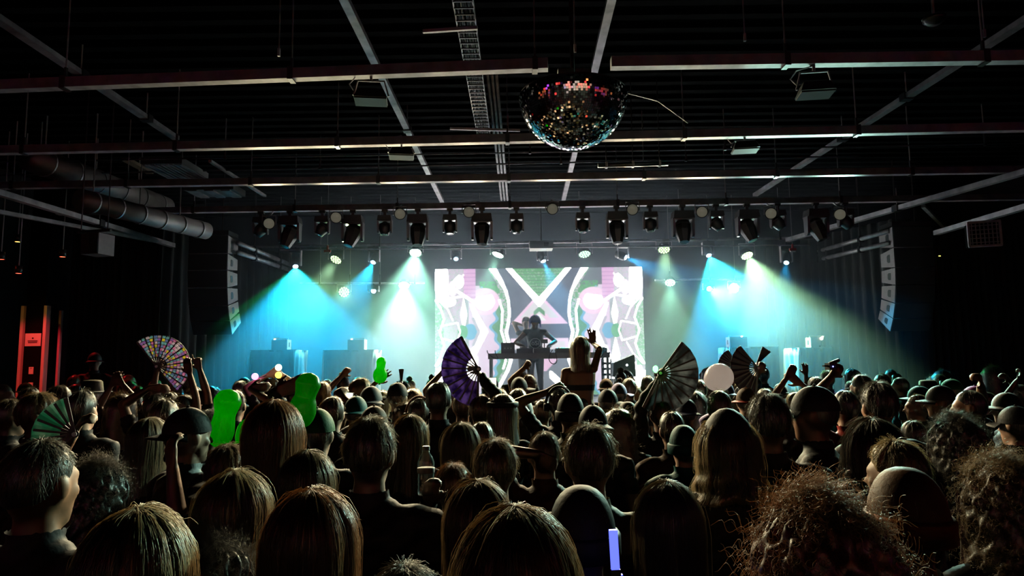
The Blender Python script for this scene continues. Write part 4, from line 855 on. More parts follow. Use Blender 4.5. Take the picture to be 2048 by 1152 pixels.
Q(614, 905, 95, 'woman with straight hair edged in pale light beside the bucket hat', 'long', 'dark', d=2.75, L=.4)
Q(82, 884, 140, 'large man seen from the side at the left edge', 'crop', 'black', d=1.95, tc='charcoal', turn=-10, skin=1, wide=1.2)
Q(192, 928, 95, 'person with dark green rimmed curls at the left', 'curly', 'black', d=3.3, tc='black', fem=False)
Q(455, 892, 75, 'short haired man behind the wavy blonde woman', 'short', 'brown', d=3.1, tc='black')
Q(547, 804, 100, 'woman with long chestnut hair between the two large green balloons', 'long', 'auburn', d=2.95, L=.45)
Q(634, 817, 75, 'man in a dark green cap under the tall green balloon', 'crop', 'dark', 'cap', 'green', hatdir=15, d=3.3, tc='charcoal')
Q(820, 832, 72, 'woman with brown hair and yellow rim light left of centre', 'long', 'brown', d=3.8, L=.3)
Q(922, 848, 74, 'woman with long dark hair in the middle, yellow rim light', 'long', 'dark', d=3.6, L=.45)
Q(962, 845, 58, 'short haired person just right of the yellow rimmed long haired woman', 'short', 'brown', d=4.1)
Q(990, 880, 78, 'man with tousled short hair beside the raised elbow', 'short', 'brown', d=3.05, tc='charcoal')
Q(1088, 866, 60, 'person lifting a bent elbow beside the head in the centre', 'crop', 'dark', d=3.4, tc='brown', hands=[H_(-1, 1072, 908, dd=-.1, curl=.6, hint=(-.55, -.2, 1), A=(.7, .2, -.5))])
Q(1005, 790, 52, 'person wearing a thin headband in the middle of the crowd', 'long', 'dark', 'band', 'charcoal', d=4.8, L=.2)
Q(877, 765, 43, 'tall man with a purple lit crew cut and dark printed shirt', 'short', 'black', d=4.9, tc='charcoal', wide=1.05)
Q(1140, 782, 50, 'person in a smooth dark cap below the woman on shoulders', 'crop', 'dark', 'beanie', 'black', d=4.9, tc='olive')
Q(1185, 810, 53, 'man in a backwards cap with lit ears right of centre', 'crop', 'dark', 'cap', 'charcoal', hatdir=180, d=4.5)
Q(1236, 818, 56, 'person with a flat topped bush of curls right of centre', 'curly', 'dark', d=5.1, L=.2)
Q(1255, 800, 46, 'person in a black beanie behind the flat topped curls', 'crop', 'dark', 'beanie', 'black', d=5.5)
Q(1343, 824, 50, 'short haired person with a yellow lit neck below the sheer black fan', 'short', 'dark', d=4.4, tc='brown')
Q(1366, 846, 62, 'person in a teal knitted beanie', 'crop', 'dark', 'beanie', 'teal', d=4.0, tc='teal')
Q(1452, 817, 98, 'person in a dark hood with blonde curls spilling at the sides', 'wavy', 'blonde', 'hood', 'black', d=2.9, L=.2, tc='black')
Q(1535, 790, 82, 'tall man with dark thick hair right of the hooded person', 'short', 'black', d=2.95, tc='charcoal', wide=1.08)
Q(1628, 772, 76, 'man in a black cap looking left, in profile', 'crop', 'dark', 'cap', 'black', d=3.3, turn=55, tc='black', skin=1)
Q(1755, 766, 58, 'tall man with round short hair under the raised camera', 'short', 'black', d=3.85, tc='black', skin=1)
Q(1745, 840, 100, 'person in a dark wavy bob with a violet edge on the right', 'wavy', 'black', d=2.95, L=.12, tc='black')
Q(1912, 838, 92, 'person with a large round head of black hair at the right', 'curly', 'black', d=3.6, fem=False, tc='black')
Q(1826, 842, 52, 'short haired person between two large dark heads at the right', 'short', 'dark', d=4.6)
Q(1880, 771, 42, 'man in a dark flat cap with a green lit face, looking left', 'crop', 'black', 'cap', 'black', hatdir=0, d=5.6, turn=68, tc='grey', skin=1)
Q(1938, 782, 56, 'man with black hair in profile near the right edge, one arm up', 'crop', 'black', d=4.8, turn=62, tc='charcoal', skin=1, hands=[H_(1, 1962, 770, curl=.9)])
Q(2012, 785, 46, 'person in a white visor cap looking left at the right edge', 'crop', 'dark', 'cap', 'white', d=5.6, turn=70, tc='charcoal', skin=0)
Q(2030, 812, 60, 'person in a black cap at the right edge', 'crop', 'dark', 'cap', 'black', d=4.4, turn=20)
Q(1835, 790, 38, 'bare headed person with a green lit face on the right', 'crop', 'brown', d=6.0, turn=60, tc='olive', skin=1)
Q(1838, 772, 36, 'person in a mint green cap looking left on the right', 'crop', 'dark', 'cap', 'teal', d=6.8, turn=60, tc='grey')
Q(1948, 772, 38, 'person in a bright pink cap on the right', 'crop', 'dark', 'cap', 'pink', d=6.4, turn=35, tc='grey')
Q(1800, 755, 30, 'bald man with glasses far right by the curtain', 'crop', 'black', d=8.6, turn=60, tc='black', skin=1)
Q(1855, 760, 30, 'person in a tan brimmed hat far on the right', 'crop', 'dark', 'fedora', 'tan', 'cream', d=8.4, turn=40)
Q(1902, 758, 30, 'person in a pale green cap far on the right', 'crop', 'dark', 'cap', 'green', d=7.6, turn=60)
Q(78, 788, 62, 'man in profile looking right beside the green fan on the left', 'short', 'brown', d=4.1, turn=-62, tc='black', hands=[H_(1, 148, 868, curl=1.0, dd=-.35, hint=(.4, -.1, -1))])
Q(165, 782, 50, 'dark haired person behind the green fan', 'short', 'black', d=4.6, tc='charcoal')
Q(242, 790, 46, 'person with brown curls at the left', 'curly', 'brown', d=6.2, tc='charcoal')
Q(298, 838, 66, 'woman with long dark hair at the left behind the white shirt', 'long', 'dark', d=4.0, L=.3)
Q(376, 815, 66, 'man in a white shirt and black cap leaning to the right', 'crop', 'black', 'cap', 'black', hatdir=180, d=3.35, turn=-35, tc='white', skin=0, hands=[H_(1, 345, 935, dd=-.3, curl=.6, hint=(.3, 0, -1))])
Q(330, 800, 50, 'person reaching an arm under the green balloon', 'short', 'dark', d=4.3, tc='charcoal')
Q(415, 822, 60, 'person lifting the nearest green balloon with a long dark arm', 'crop', 'black', d=3.6, tc='black', top='long', hands=[H_(1, 552, 786, curl=.3, dd=.1, hint=(.4, 0, -1), A=(.85, .1, .35))])
Q(185, 760, 44, 'person in a pale grey brimmed hat at the left', 'crop', 'dark', 'fedora', 'cream', 'white', d=7.4, tc='charcoal', turn=-30)
Q(340, 785, 36, 'person holding up the stained glass patterned fan', 'short', 'dark', d=6.3, tc='black', hands=[H_(-1, 313, 742, curl=1.2)])
Q(388, 775, 36, 'person pointing one finger at the ceiling on the left', 'short', 'brown', d=6.6, hands=[H_(1, 395, 716, curl=1.3, point=True)], tc='black')
Q(368, 790, 36, 'person with a thin raised arm right of the patterned fan', 'crop', 'dark', d=6.2, fem=True, tc='grey', hands=[H_(1, 378, 738, curl=.5)])
Q(268, 786, 34, 'person stretching both open hands on the left', 'short', 'dark', d=7.0, tc='black', hands=[H_(-1, 222, 772, curl=.2), H_(1, 245, 768, curl=.2)])
Q(310, 790, 40, 'person with a limp raised wrist under the patterned fan', 'short', 'black', d=5.8, tc='charcoal', hands=[H_(-1, 300, 775, curl=.6, A=(.8, .1, -.1))])
Q(480, 762, 30, 'person with green lit hair at the left edge of the stage', 'short', 'grey', d=8.6, tc='teal')
Q(523, 764, 26, 'person with a small round green rimmed head by the left table', 'short', 'dark', d=9.3)
Q(545, 757, 34, 'person in a dark printed cap holding up two glowing balls', 'crop', 'dark', 'cap', 'charcoal', hatdir=180, d=8.0, tc='black', hands=[H_(-1, 533, 752, curl=.9), H_(1, 562, 748, curl=.9)])
Q(470, 782, 44, 'person with brown hair pulled back below the green lit hair', 'pony', 'brown', d=5.6, hands=[H_(1, 500, 778, curl=.5, A=(1, 0, .1))])
Q(590, 778, 34, 'person waving the small pastel fan', 'short', 'dark', d=7.4, tc='black', hands=[H_(1, 585, 775, curl=1.0)])
Q(645, 764, 34, 'person with fair cropped hair right of the tall green balloon', 'short', 'blonde', d=7.2, tc='olive')
Q(665, 794, 48, 'man with short hair just behind the dark green cap', 'short', 'brown', d=4.9, tc='charcoal')
Q(690, 775, 32, 'person punching one fist into the air left of centre', 'short', 'dark', d=7.4, tc='black', hands=[H_(-1, 683, 752, curl=1.35)])
Q(722, 757, 44, 'person with spiky backlit hair looking right', 'short', 'blonde', d=6.6, turn=-50, tc='cream')
Q(742, 772, 46, 'person in a pale cap in the left centre', 'crop', 'dark', 'cap', 'grey', hatdir=180, d=5.9)
Q(712, 792, 40, 'person filming with a phone left of centre', 'crop', 'black', 'cap', 'teal', hatdir=180, d=5.4, tc='black', hands=[H_(1, 690, 798, curl=.8, dd=.25), H_(-1, 672, 798, curl=.8, dd=.25)])
Q(748, 812, 60, 'man in a dark plum cap left of centre', 'crop', 'dark', 'cap', 'brown', hatdir=180, d=4.1, tc='charcoal')
Q(765, 782, 36, 'person with raised hand beneath the floating green balloon', 'long', 'blonde', d=6.6, L=.12, tc='white', hands=[H_(-1, 753, 764, curl=.2)])
Q(795, 765, 38, 'man in a black cap with the brim pointing left', 'crop', 'black', 'cap', 'black', hatdir=75, d=6.2, tc='black')
Q(825, 778, 42, 'person with a fuzzy blonde rimmed head', 'curly', 'blonde', d=7.4, tc='olive')
Q(838, 792, 46, 'person wearing large headphones with an orange edge', 'short', 'dark', 'phones', 'rust', 'charcoal', d=5.6)
Q(812, 806, 40, 'person with short yellow rimmed hair in front of the headphones', 'curly', 'brown', d=6.0)
Q(900, 768, 40, 'person raising a thin arm in front of the screen edge', 'short', 'dark', d=7.2, tc='black', hands=[H_(-1, 884, 745, curl=.9)])
Q(960, 790, 42, 'person holding up the large purple fan', 'short', 'brown', d=5.3, tc='black', top='long', hands=[H_(1, 962, 752, curl=1.2, N=(-1, .3, 0))])
Q(925, 785, 44, 'short haired person under the purple fan', 'short', 'brown', d=5.6)
Q(985, 795, 36, 'person holding up a lit phone before the table', 'short', 'dark', d=6.3, hands=[H_(1, 985, 775, curl=.7)])
Q(1038, 754, 34, 'person in a flat black cap below the performer', 'crop', 'dark', 'cap', 'black', hatdir=-70, d=7.6)
Q(1058, 750, 32, 'red lit person turning back below the performer, arm raised', 'short', 'brown', d=8.2, turn=150, hands=[H_(1, 1048, 736, curl=.9)], tc='black')
Q(1000, 778, 34, 'person with a smooth green rimmed head left of the flat black cap', 'crop', 'dark', d=6.6)
Q(1035, 778, 40, 'person with short dark hair in front of the flat black cap', 'short', 'dark', d=5.9)
Q(1048, 796, 36, 'person in a white headscarf near the centre', 'crop', 'dark', 'hood', 'white', d=6.6)
Q(1085, 800, 38, 'person with a short brown bob near the centre', 'short', 'brown', d=6.0, fem=True)
Q(1118, 772, 44, 'person in headphones holding one hand up beside the head', 'short', 'black', 'phones', 'black', d=5.4, tc='charcoal', hands=[H_(-1, 1095, 784, curl=.45)])
Q(1212, 757, 28, 'person in a small tan cap right of the woman on shoulders', 'crop', 'dark', 'cap', 'tan', hatdir=180, d=8.6)
Q(1237, 766, 32, 'person in a lavender cap right of centre', 'crop', 'dark', 'cap', 'lavender', hatdir=-60, d=7.6, tc='lavender')
Q(1215, 778, 40, 'person in a plain black cap right of the woman on shoulders', 'crop', 'dark', 'cap', 'black', hatdir=-80, d=6.2)
Q(1250, 740, 28, 'person with a round curly head in front of the stage monitor', 'curly', 'black', d=11.0, tc='black')
Q(1258, 757, 32, 'person with smooth brown hair below the stage monitor', 'short', 'brown', d=8.2)
Q(1270, 772, 34, 'person with messy fair hair left of the sheer fan', 'curly', 'blonde', d=8.4)
Q(1295, 752, 28, 'person half hidden left of the sheer fan', 'short', 'dark', d=8.2)
Q(1322, 800, 40, 'person holding up the big sheer black fan', 'short', 'dark', d=5.2, tc='black', top='long', hands=[H_(-1, 1316, 762, curl=1.25)])
Q(1372, 797, 42, 'man in a dark cap with a small badge, worn backwards', 'crop', 'black', 'cap', 'navy', hatdir=180, d=5.7, tc='tan')
Q(1390, 783, 40, 'person with patterned lavender hair behind the badged cap', 'curly', 'grey', d=7.2, tc='white')
Q(1438, 782, 48, 'short haired man below the white balloon', 'short', 'dark', d=4.9, tc='charcoal')
Q(1448, 762, 42, 'person in a pale grey cap directly under the white balloon', 'crop', 'dark', 'cap', 'lavender', d=6.4, hatdir=180, tc='lavender')
Q(1398, 760, 30, 'small dark head between the sheer fan and the white balloon', 'short', 'dark', d=7.8)
Q(1474, 752, 34, 'person with green lit curls right of the white balloon', 'curly', 'grey', d=9.6, tc='teal')
Q(1480, 764, 36, 'second head of green lit curls, lower than the first', 'curly', 'blonde', d=8.6, tc='teal')
Q(1492, 775, 40, 'person in a dark cap with a red band', 'crop', 'dark', 'cap', 'brown', 'red', hatdir=120, d=6.2, tc='purple')
Q(1530, 778, 36, 'person holding up the plain black fan on an orange lit arm', 'short', 'dark', d=6.4, skin=0, tc='charcoal', hands=[H_(-1, 1517, 745, curl=1.2)])
Q(1484, 772, 30, 'person holding the small black fan behind the white balloon', 'short', 'dark', d=7.25, tc='black', hands=[H_(-1, 1475, 742, curl=1.2)])
Q(1560, 765, 30, 'person in a white shirt swinging an arm right of the black fan', 'crop', 'dark', 'beanie', 'white', d=8.6, tc='white', hands=[H_(1, 1612, 750, curl=.2)])
Q(1590, 785, 40, 'person with two orange wristbanded arms in the air', 'short', 'blonde', d=5.9, fem=True, tc='white', hands=[H_(-1, 1574, 755, curl=.5), H_(1, 1602, 768, curl=.5)])
Q(1632, 754, 36, 'person with green lit cropped hair before the right curtain', 'short', 'dark', d=7.2, tc='teal')
Q(1690, 782, 46, 'person in a red shirt holding a camera high on one arm', 'short', 'black', d=4.9, skin=0, tc='red', hands=[H_(-1, 1664, 752, curl=1.1)])
Q(1722, 750, 46, 'green haired person in front of the right curtain', 'short', 'grey', d=6.6, tc='teal', turn=30)
Q(1702, 762, 28, 'small pale head left of the green haired person', 'crop', 'grey', d=8.6)
Q(2040, 770, 36, 'person raising a hand at the far right edge', 'crop', 'dark', d=7.2, turn=40, hands=[H_(1, 2018, 760, curl=.9)], tc='charcoal')
Q(1972, 785, 38, 'person with a raised thin arm near the right edge', 'crop', 'dark', d=6.9, turn=60, hands=[H_(1, 2040, 752, curl=.9)], tc='olive')
Q(20, 800, 50, 'person in the red glow at the left edge', 'short', 'dark', d=4.9, turn=-40, tc='charcoal')
Q(5, 770, 34, 'bald person with a red lit face at the far left edge', 'crop', 'dark', d=7.4, turn=-70, tc='charcoal')
Q(120, 772, 40, 'small dark head between the green fan and the red column', 'short', 'dark', d=6.0)
Q(60, 776, 40, 'dark head right in front of the red column', 'short', 'dark', d=6.2)
Q(420, 1088, 95, 'short person with fuzzy grey curls at the bottom left', 'curly', 'grey', d=2.0, tc='black', fem=True)
# carrier and the woman on the shoulders
car = person(1163, 792, 38, 'man carrying a woman on his shoulders in front of the stage', 'crop', 'dark', d=7.0, tc='charcoal', wide=1.15)
wp = P(1160, 684, 7.0); hip = car['obj'].location.z + 1.40 * car['k']
k_ = (wp.z - hip) / (1.775 - .86)
person(1160, 684, 40, 'woman with long brown hair riding on shoulders, right arm up', 'long', 'brown', d=7.03, fem=True, sit=True, top='strap', tc='black', base=hip - .80 * k_, hh=1.75 * k_, skin=1, L=.22, hands=[H_(1, 1187, 688, curl=.1, hint=(.15, -1, 0), A=(-.1, 0, 1))], name='person')
# ------------------------------------------------------------------ rows close to the stage, mostly heads
rnd = random.Random(21); rows = {}
taken = [(i['pos'].x, i['pos'].y) for i in PEOPLE] + [(P(q['px'], q['py'], q['d']).x, q['d']) for q in QUEUE]
where = ('front row', 'second row', 'third row')
for r, (dd, x0, x1, step) in enumerate(((10.7, -6.6, 6.9, .62), (10.0, -7.0, 7.4, .66), (9.2, -7.3, 7.6, .72))):
    k = 0; x = x0
    while x < x1:
        xx = x + rnd.uniform(-.12, .12); yy = dd + rnd.uniform(-.15, .15); x += step
        if any(abs(a - xx) < .42 and abs(b - yy) < .4 for a, b in taken): continue
        z = rnd.uniform(1.60, 1.83); v = Vector((xx, yy, z + .02)) - CAM; px = 1024 + F * v.dot(rt) / v.dot(fw); py = 576 - F * v.dot(up) / v.dot(fw)
        if px < 10 or px > 2040: continue
        st = rnd.choice(('short', 'short', 'crop', 'long', 'pony', 'curly', 'bun')); hat = rnd.choice((None, None, None, 'cap', 'cap', 'beanie', 'bucket')) if st in ('short', 'crop') else None
        hcx = rnd.choice(('dark', 'black', 'brown', 'brown', 'blonde', 'auburn')); tcx = rnd.choice(('black', 'charcoal', 'grey', 'white', 'navy', 'olive', 'red', 'teal', 'purple'))
        hx = rnd.choice(('black', 'grey', 'navy', 'white', 'tan', 'green'))
        look = {'short': 'short', 'crop': 'cropped', 'long': 'long', 'pony': 'tied back', 'curly': 'curly', 'bun': 'knotted'}[st]
        desc = ('person in a %s %s' % (hx, {'cap': 'cap', 'beanie': 'beanie', 'bucket': 'bucket hat'}[hat])) if hat else 'person with %s %s hair' % (look, {'dark': 'dark brown', 'auburn': 'reddish'}.get(hcx, hcx))
        Q(px, py, 22, '%s, %s from left in the %s at stage' % (desc, ORD[k] if k < 20 else 'last', where[r]), st, hcx, hat, hx, hatdir=rnd.choice((0, 180, 180)), d=yy, tc=tcx, turn=rnd.uniform(-25, 25), group='people in the ' + where[r], L=.25, wide=1.0, skin=rnd.choice((0, 0, 1, 2)))
        taken.append((xx, yy)); k += 1
# ------------------------------------------------------------------ hand fans
def fan(px, py, d, R, a0, a1, ribs, label, m_leaf, m_rib, yaw=0, inner=.38, tilt=0.0, pieces=None):
    """pivot at (px, py); angles in degrees, 0 = right, 90 = up, as the camera sees it"""
    c = P(px, py, d); t = thing('hand_fan', label, 'hand fan', c, math.radians(yaw), 'folding hand fans'); Rm = R
    def pt(r, a, dy=0): return Vector((r * math.cos(math.radians(a)), dy, r * math.sin(math.radians(a))))
    leaf = MB(); vs = []; n = ribs * 2
    for j in range(4):
        r = Rm * (inner + (1 - inner) * j / 3)
        for i in range(n + 1):
            a = a0 + (a1 - a0) * i / n; vs.append(pt(r, a, (.008 if i % 2 else -.004) * (.4 + .6 * j / 3)))
    lf = None
    if pieces:      # a leaf of small coloured panes between dark lines
        rnd = random.Random(9)
        MB().tube([pt(Rm * .985, a0 + (a1 - a0) * i / 40, -.008) for i in range(41)], .004, 6).build('edge_binding', m_leaf, t); MB().tube([pt(Rm * inner, a0 + (a1 - a0) * i / 40, -.008) for i in range(41)], .004, 6).build('edge_binding', m_leaf, t)
        for i in range(ribs):
            for j in range(7):
                r0, r1 = Rm * (inner + (1 - inner) * (j + .08) / 7), Rm * (inner + (1 - inner) * (j + .9) / 7); da = (a1 - a0) / ribs
                for h in range(2):
                    b0 = a0 + da * (i + .1 + .42 * h); b1 = b0 + da * .38; sk = rnd.uniform(-.25, .25) * da * .4; q = [pt(r0, b0 + sk, -.012), pt(r0, b1, -.012), pt(r1, b1 + sk, -.014), pt(r1, b0, -.014)]
                    MB().add(q + [v + Vector((0, .004, 0)) for v in q], [(3, 2, 1, 0), (4, 5, 6, 7), (0, 1, 5, 4), (1, 2, 6, 5), (2, 3, 7, 6), (3, 0, 4, 7)]).build('pane', rnd.choice(pieces), t)
    else:
        o = leaf.add(vs, [(j * (n + 1) + i, j * (n + 1) + i + 1, (j + 1) * (n + 1) + i + 1, (j + 1) * (n + 1) + i) for j in range(3) for i in range(n)]).build('leaf', m_leaf, t)
        md = o.modifiers.new('t', 'SOLIDIFY'); md.thickness = .002
    for i in range(ribs + 1):
        a = a0 + (a1 - a0) * i / ribs; w = .011 if i in (0, ribs) else .007
        p, q = pt(-.02, a, -.01), pt(Rm * (.99 if i in (0, ribs) else .96), a, -.01); e = pt(1, a + 90) * w
        MB().add([p - e * .6, p + e * .6, q + e, q - e] + [v + Vector((0, .005, 0)) for v in (p - e * .6, p + e * .6, q + e, q - e)], [(0, 1, 2, 3), (7, 6, 5, 4), (0, 4, 5, 1), (1, 5, 6, 2), (2, 6, 7, 3), (3, 7, 4, 0)]).build('rib', m_rib, t)
    MB().tube([(0, -.02, 0), (0, .015, 0)], .012, 10).build('pivot', M_steel, t)
    return t
blackrib = mat('fan_rib', (.01, .01, .011), .5)
panes = [mat('fan_pane%d' % i, c_, .4, transl=.55) for i, c_ in enumerate((srgb(150, 170, 215), srgb(215, 160, 205), srgb(235, 225, 120), srgb(160, 205, 220), srgb(225, 215, 235), srgb(180, 150, 215)))]
fan(314, 733, 6.28, .29, -52, 128, 12, 'folding fan patterned like stained glass, held up on the left', mat('fan_dark', (.01, .01, .012), .6), blackrib, 10, .3, pieces=panes)
def leafmat(name, c1, c2, sc_, tr, alpha=1.0):
    if name in MATS: return MATS[name]
    m = mat(name, c1, .6, transl=tr, alpha=alpha); nt = m.node_tree; n = nt.nodes.new('ShaderNodeTexNoise'); n.inputs['Scale'].default_value = sc_; n.inputs['Detail'].default_value = 5
    tc_ = nt.nodes.new('ShaderNodeTexCoord'); nt.links.new(tc_.outputs['Object'], n.inputs['Vector']); r = nt.nodes.new('ShaderNodeValToRGB'); r.color_ramp.elements[0].position = .42; r.color_ramp.elements[1].position = .6; r.color_ramp.elements[0].color = (*c1, 1); r.color_ramp.elements[1].color = (*c2, 1)
    nt.links.new(n.outputs[0], r.inputs[0]); nt.links.new(r.outputs[0], nt.nodes['Principled BSDF'].inputs['Base Color'])
    for nd in nt.nodes:
        if nd.type == 'BSDF_TRANSLUCENT': nt.links.new(r.outputs[0], nd.inputs[0])
    return m
fan(957, 738, 5.25, .285, 118, 268, 10, 'large purple galaxy patterned fan held up left of the table', leafmat('galaxy_leaf', (.05, .03, .13), (.2, .14, .36), 14, .6), blackrib, 0, .33)
fan(1320, 746, 5.15, .29, -118, 52, 11, 'big sheer black fan held up right of the screen', leafmat('sheer_leaf', (.06, .06, .065), (.19, .19, .2), 9, .7), blackrib, 0, .28)
t = thing('glow_ring', 'small green glowing light on the hub of the sheer black fan', 'light', P(1311, 738, 5.05)); MB().ball((0, 0, 0), (.02, .016, .025), 12, 8).build('bulb', emis('green_bulb', (.05, 1, .08), 14), t, True); MB().tube([(0, 0, -.03), (0, 0, -.055)], .012, 8).build('socket', M_blackp, t)
fan(1515, 736, 6.35, .265, 130, 262, 9, 'plain black fan held up right of the white balloon', leafmat('black_leaf', (.02, .014, .022), (.03, .02, .03), 20, .25), blackrib, 8, .3)
fan(1513, 728, 6.6, .18, 42, 66, 5, 'small blue white fan half open behind the plain black fan', leafmat('bluewhite_leaf', (.25, .3, .7), (.75, .78, .95), 18, .5), mat('white_rib', (.5, .5, .55), .5), 0, .3)
fan(1474, 734, 7.2, .2, 118, 172, 6, 'small black fan partly hidden behind the white balloon', leafmat('black_leaf', 0, 0, 0, 0), blackrib, 0, .3)
fan(150, 868, 3.7, .2, 105, 220, 7, 'green and lilac fan held low by the man in profile', leafmat('green_leaf', (.07, .24, .18), (.3, .4, .36), 8, .6), blackrib, 20, .35)
fan(592, 778, 7.3, .13, 85, 165, 7, 'small pastel fan beside the tall green balloon', leafmat('pastel_leaf', (.5, .7, .6), (.8, .5, .6), 26, .5), mat('white_rib', (.5, .5, .55), .5), 0, .3)
t = fan(803, 765, 6.6, .13, 84, 97, 2, 'nearly closed black fan sticking up left of the purple fan', leafmat('black_leaf', 0, 0, 0, 0), blackrib, 0, .3)
# ------------------------------------------------------------------ balloons
def balloon(px, py, d, prof, label, m, tilt=0.0, knot=True):
    c = P(px, py, d); t = thing('balloon', label, 'balloon', c); t.rotation_euler = (0, math.radians(tilt), 0)
    pts = [(max(r, .003), z) for r, z in prof]
    zs = np.linspace(prof[0][1], prof[-1][1], 28); 
    u = np.linspace(0, 1, len(pts)); uu = np.linspace(0, 1, 34)
    def cr(vals):
        v = np.array(vals, float); out = []
        for x in uu:
            f = x * (len(v) - 1); i = min(int(f), len(v) - 2); t_ = f - i; p0, p1, p2, p3 = v[max(i - 1, 0)], v[i], v[i + 1], v[min(i + 2, len(v) - 1)]
            out.append(.5 * ((2 * p1) + (-p0 + p2) * t_ + (2 * p0 - 5 * p1 + 4 * p2 - p3) * t_ ** 2 + (-p0 + 3 * p1 - 3 * p2 + p3) * t_ ** 3))
        return out
    rs, z2 = cr([p[0] for p in pts]), cr([p[1] for p in pts])
    MB().lathe([(max(r, .003), z) for r, z in zip(rs, z2)], 28).build('skin', m, t, True)
    if knot: MB().lathe([(.004, prof[0][1] + .01), (.007, prof[0][1]), (.012, prof[0][1] - .012), (.004, prof[0][1] - .012)], 10).build('knot', m, t, True)
    return t
gb = mat('green_latex', (.03, .62, .02), .25, transl=.75)
gbd = mat('deep_green_latex', (.02, .4, .02), .25, transl=.6)
def lobes(h, r1, r2, rn): return [(.003, 0), (r1 * .72, h * .08), (r1, h * .27), (r1 * .9, h * .45), (rn, h * .58), (r2 * .95, h * .72), (r2, h * .82), (r2 * .65, h * .95), (.003, h)]
balloon(436, 897, 3.5, lobes(.3, .062, .066, .052), 'bright green two lobed balloon held low on the left', gb, 10)
balloon(596, 856, 3.1, lobes(.25, .062, .055, .046), 'tall dark green two lobed balloon in the left centre', gbd, 12)
balloon(759, 767, 6.5, lobes(.25, .066, .045, .042), 'smaller green balloon with a round head floating before the stage', gb, 4)
balloon(472, 886, 3.6, [(.003, 0), (.03, .03), (.05, .08), (.045, .12), (.003, .15)], 'green balloon end showing below the dark raised arm', gb, 40)
wb = balloon(1411, 770, 6.2, [(.003, 0), (.06, .02), (.11, .08), (.125, .15), (.1, .22), (.05, .26), (.003, .27)], 'round white pearly balloon above the crowd on the right', mat('pearl_latex', (.9, .78, .84), .22, transl=.65), 62)
# ------------------------------------------------------------------ small lit balls, phones, camera, bottle, glowing stick
for px, py, d, col_, es, lab in ((510, 753, 7.95, (1, .25, .75), 3.0, 'pink glowing ball on a short stick, left of the two cream balls'), (557, 735, 7.95, (1, .92, .6), 2.4, 'cream glowing ball held highest before the left table'), (557, 750, 7.9, (1, .6, .1), 2.2, 'orange glowing ball just under the cream one')):
    c = P(px, py, d); t = thing('glow_ball', lab, 'light', c, 0, 'small glowing balls'); MB().ball((0, 0, 0), .039, 16, 10).build('globe', emis('glow_%d' % px + str(py), col_, es), t, True)
    MB().tube([(.02, .01, -.02), (.13 if px < 540 else .03, .02, .01 if px < 540 else -.09)], .006, 6).build('stick', M_steel, t)
def phone(px, py, d, yaw, wd, ht, label, glow=None, roll=0):
    t = thing('phone', label, 'phone', P(px, py, d), math.radians(yaw)); t.rotation_euler = (0, math.radians(roll), math.radians(yaw))
    MB().box((0, 0, 0), (wd, .009, ht)).build('case', M_blackp, t); MB().box((0, -.0055, 0), (wd * .92, .002, ht * .94)).build('screen', emis('phone_' + label[:9], glow or (.1, .2, .3), 1.6), t)
    MB().lathe([(.006, -.003), (.006, .003)], 10, (wd * .3, .006, ht * .35), Matrix.Rotation(PI / 2, 3, 'X')).build('lens', M_black, t)
phone(689, 793, 5.75, 0, .15, .072, 'phone filming the stage sideways in the left centre', (.75, .85, .7), 5)
phone(985, 768, 6.35, 0, .075, .12, 'upright glowing phone under the left end of the table', (.9, .95, .8))
c = P(1662, 733, 4.92); t = thing('action_camera', 'small black action camera on a grip held above the crowd', 'camera', c, math.radians(20)); MB().box((0, 0, 0), (.07, .045, .05)).build('body', M_blackp, t); MB().tube([(.02, -.02, 0), (.02, -.035, 0)], .014, 12).build('lens', M_black, t); MB().tube([(-.01, 0, .015), (.075, 0, .045)], [.016, .013], 10).build('grip', M_blackp, t, True); MB().box((-.05, 0, .005), (.04, .02, .012)).build('latch', M_black, t); MB().ball((-.005, -.024, .0), .005, 8, 5).build('indicator', emis('blue_dot', (.2, .25, 1), 6), t)
# water bottle
c = P(852, 990, 2.62); t = thing('water_bottle', 'clear plastic water bottle held upright left of centre', 'bottle', c)
pl = mat('clear_plastic', (.5, .6, .58), .08, spec=1.0, alpha=.4)
MB().lathe([(.012, 0), (.03, .002), (.031, .02), (.029, .03), (.031, .04), (.029, .05), (.031, .06), (.0295, .07), (.031, .08), (.031, .1), (.0315, .12), (.024, .14), (.013, .155), (.012, .165)], 20).build('bottle_body', pl, t, True)
MB().lathe([(.003, .164), (.0145, .165), (.0145, .178), (.012, .18), (.003, .18)], 16).build('cap', M_white, t); MB().lathe([(.0322, .082), (.0325, .084), (.0325, .098), (.0322, .1)], 20).build('label_band', mat('bottle_label', (.5, .4, .4), .5), t, True)
Q(905, 930, 62, 'person with brown hair holding up the water bottle', 'short', 'auburn', d=3.1, tc='black', fem=True, top='long', hands=[H_(-1, 858, 992, curl=1.1, dd=-.45, hint=(-.5, 0, -1))])
# glowing blue stick
c = P(1231, 1142, 1.55); t = thing('glow_stick', 'blue glowing stick in the lower centre between two heads', 'light', c, 0); t.rotation_euler = (0, math.radians(-2), 0)
MB().box((0, 0, .045), (.018, .012, .085)).build('lit_tube', emis('blue_stick', (.1, .13, 1.0), 1.8), t); MB().box((0, 0, -.003), (.021, .015, .014)).build('collar', M_blackp, t); MB().box((.006, 0, -.03), (.015, .012, .045), taper=(1.2, 1)).build('handle', emis('blue_stick_dim', (.05, .08, 1.0), 1.2), t)
Q(808, 1136, 100, 'short person wearing the sequin headband at the bottom edge', 'pony', 'black', d=1.35, fine=True)
stand_apart()
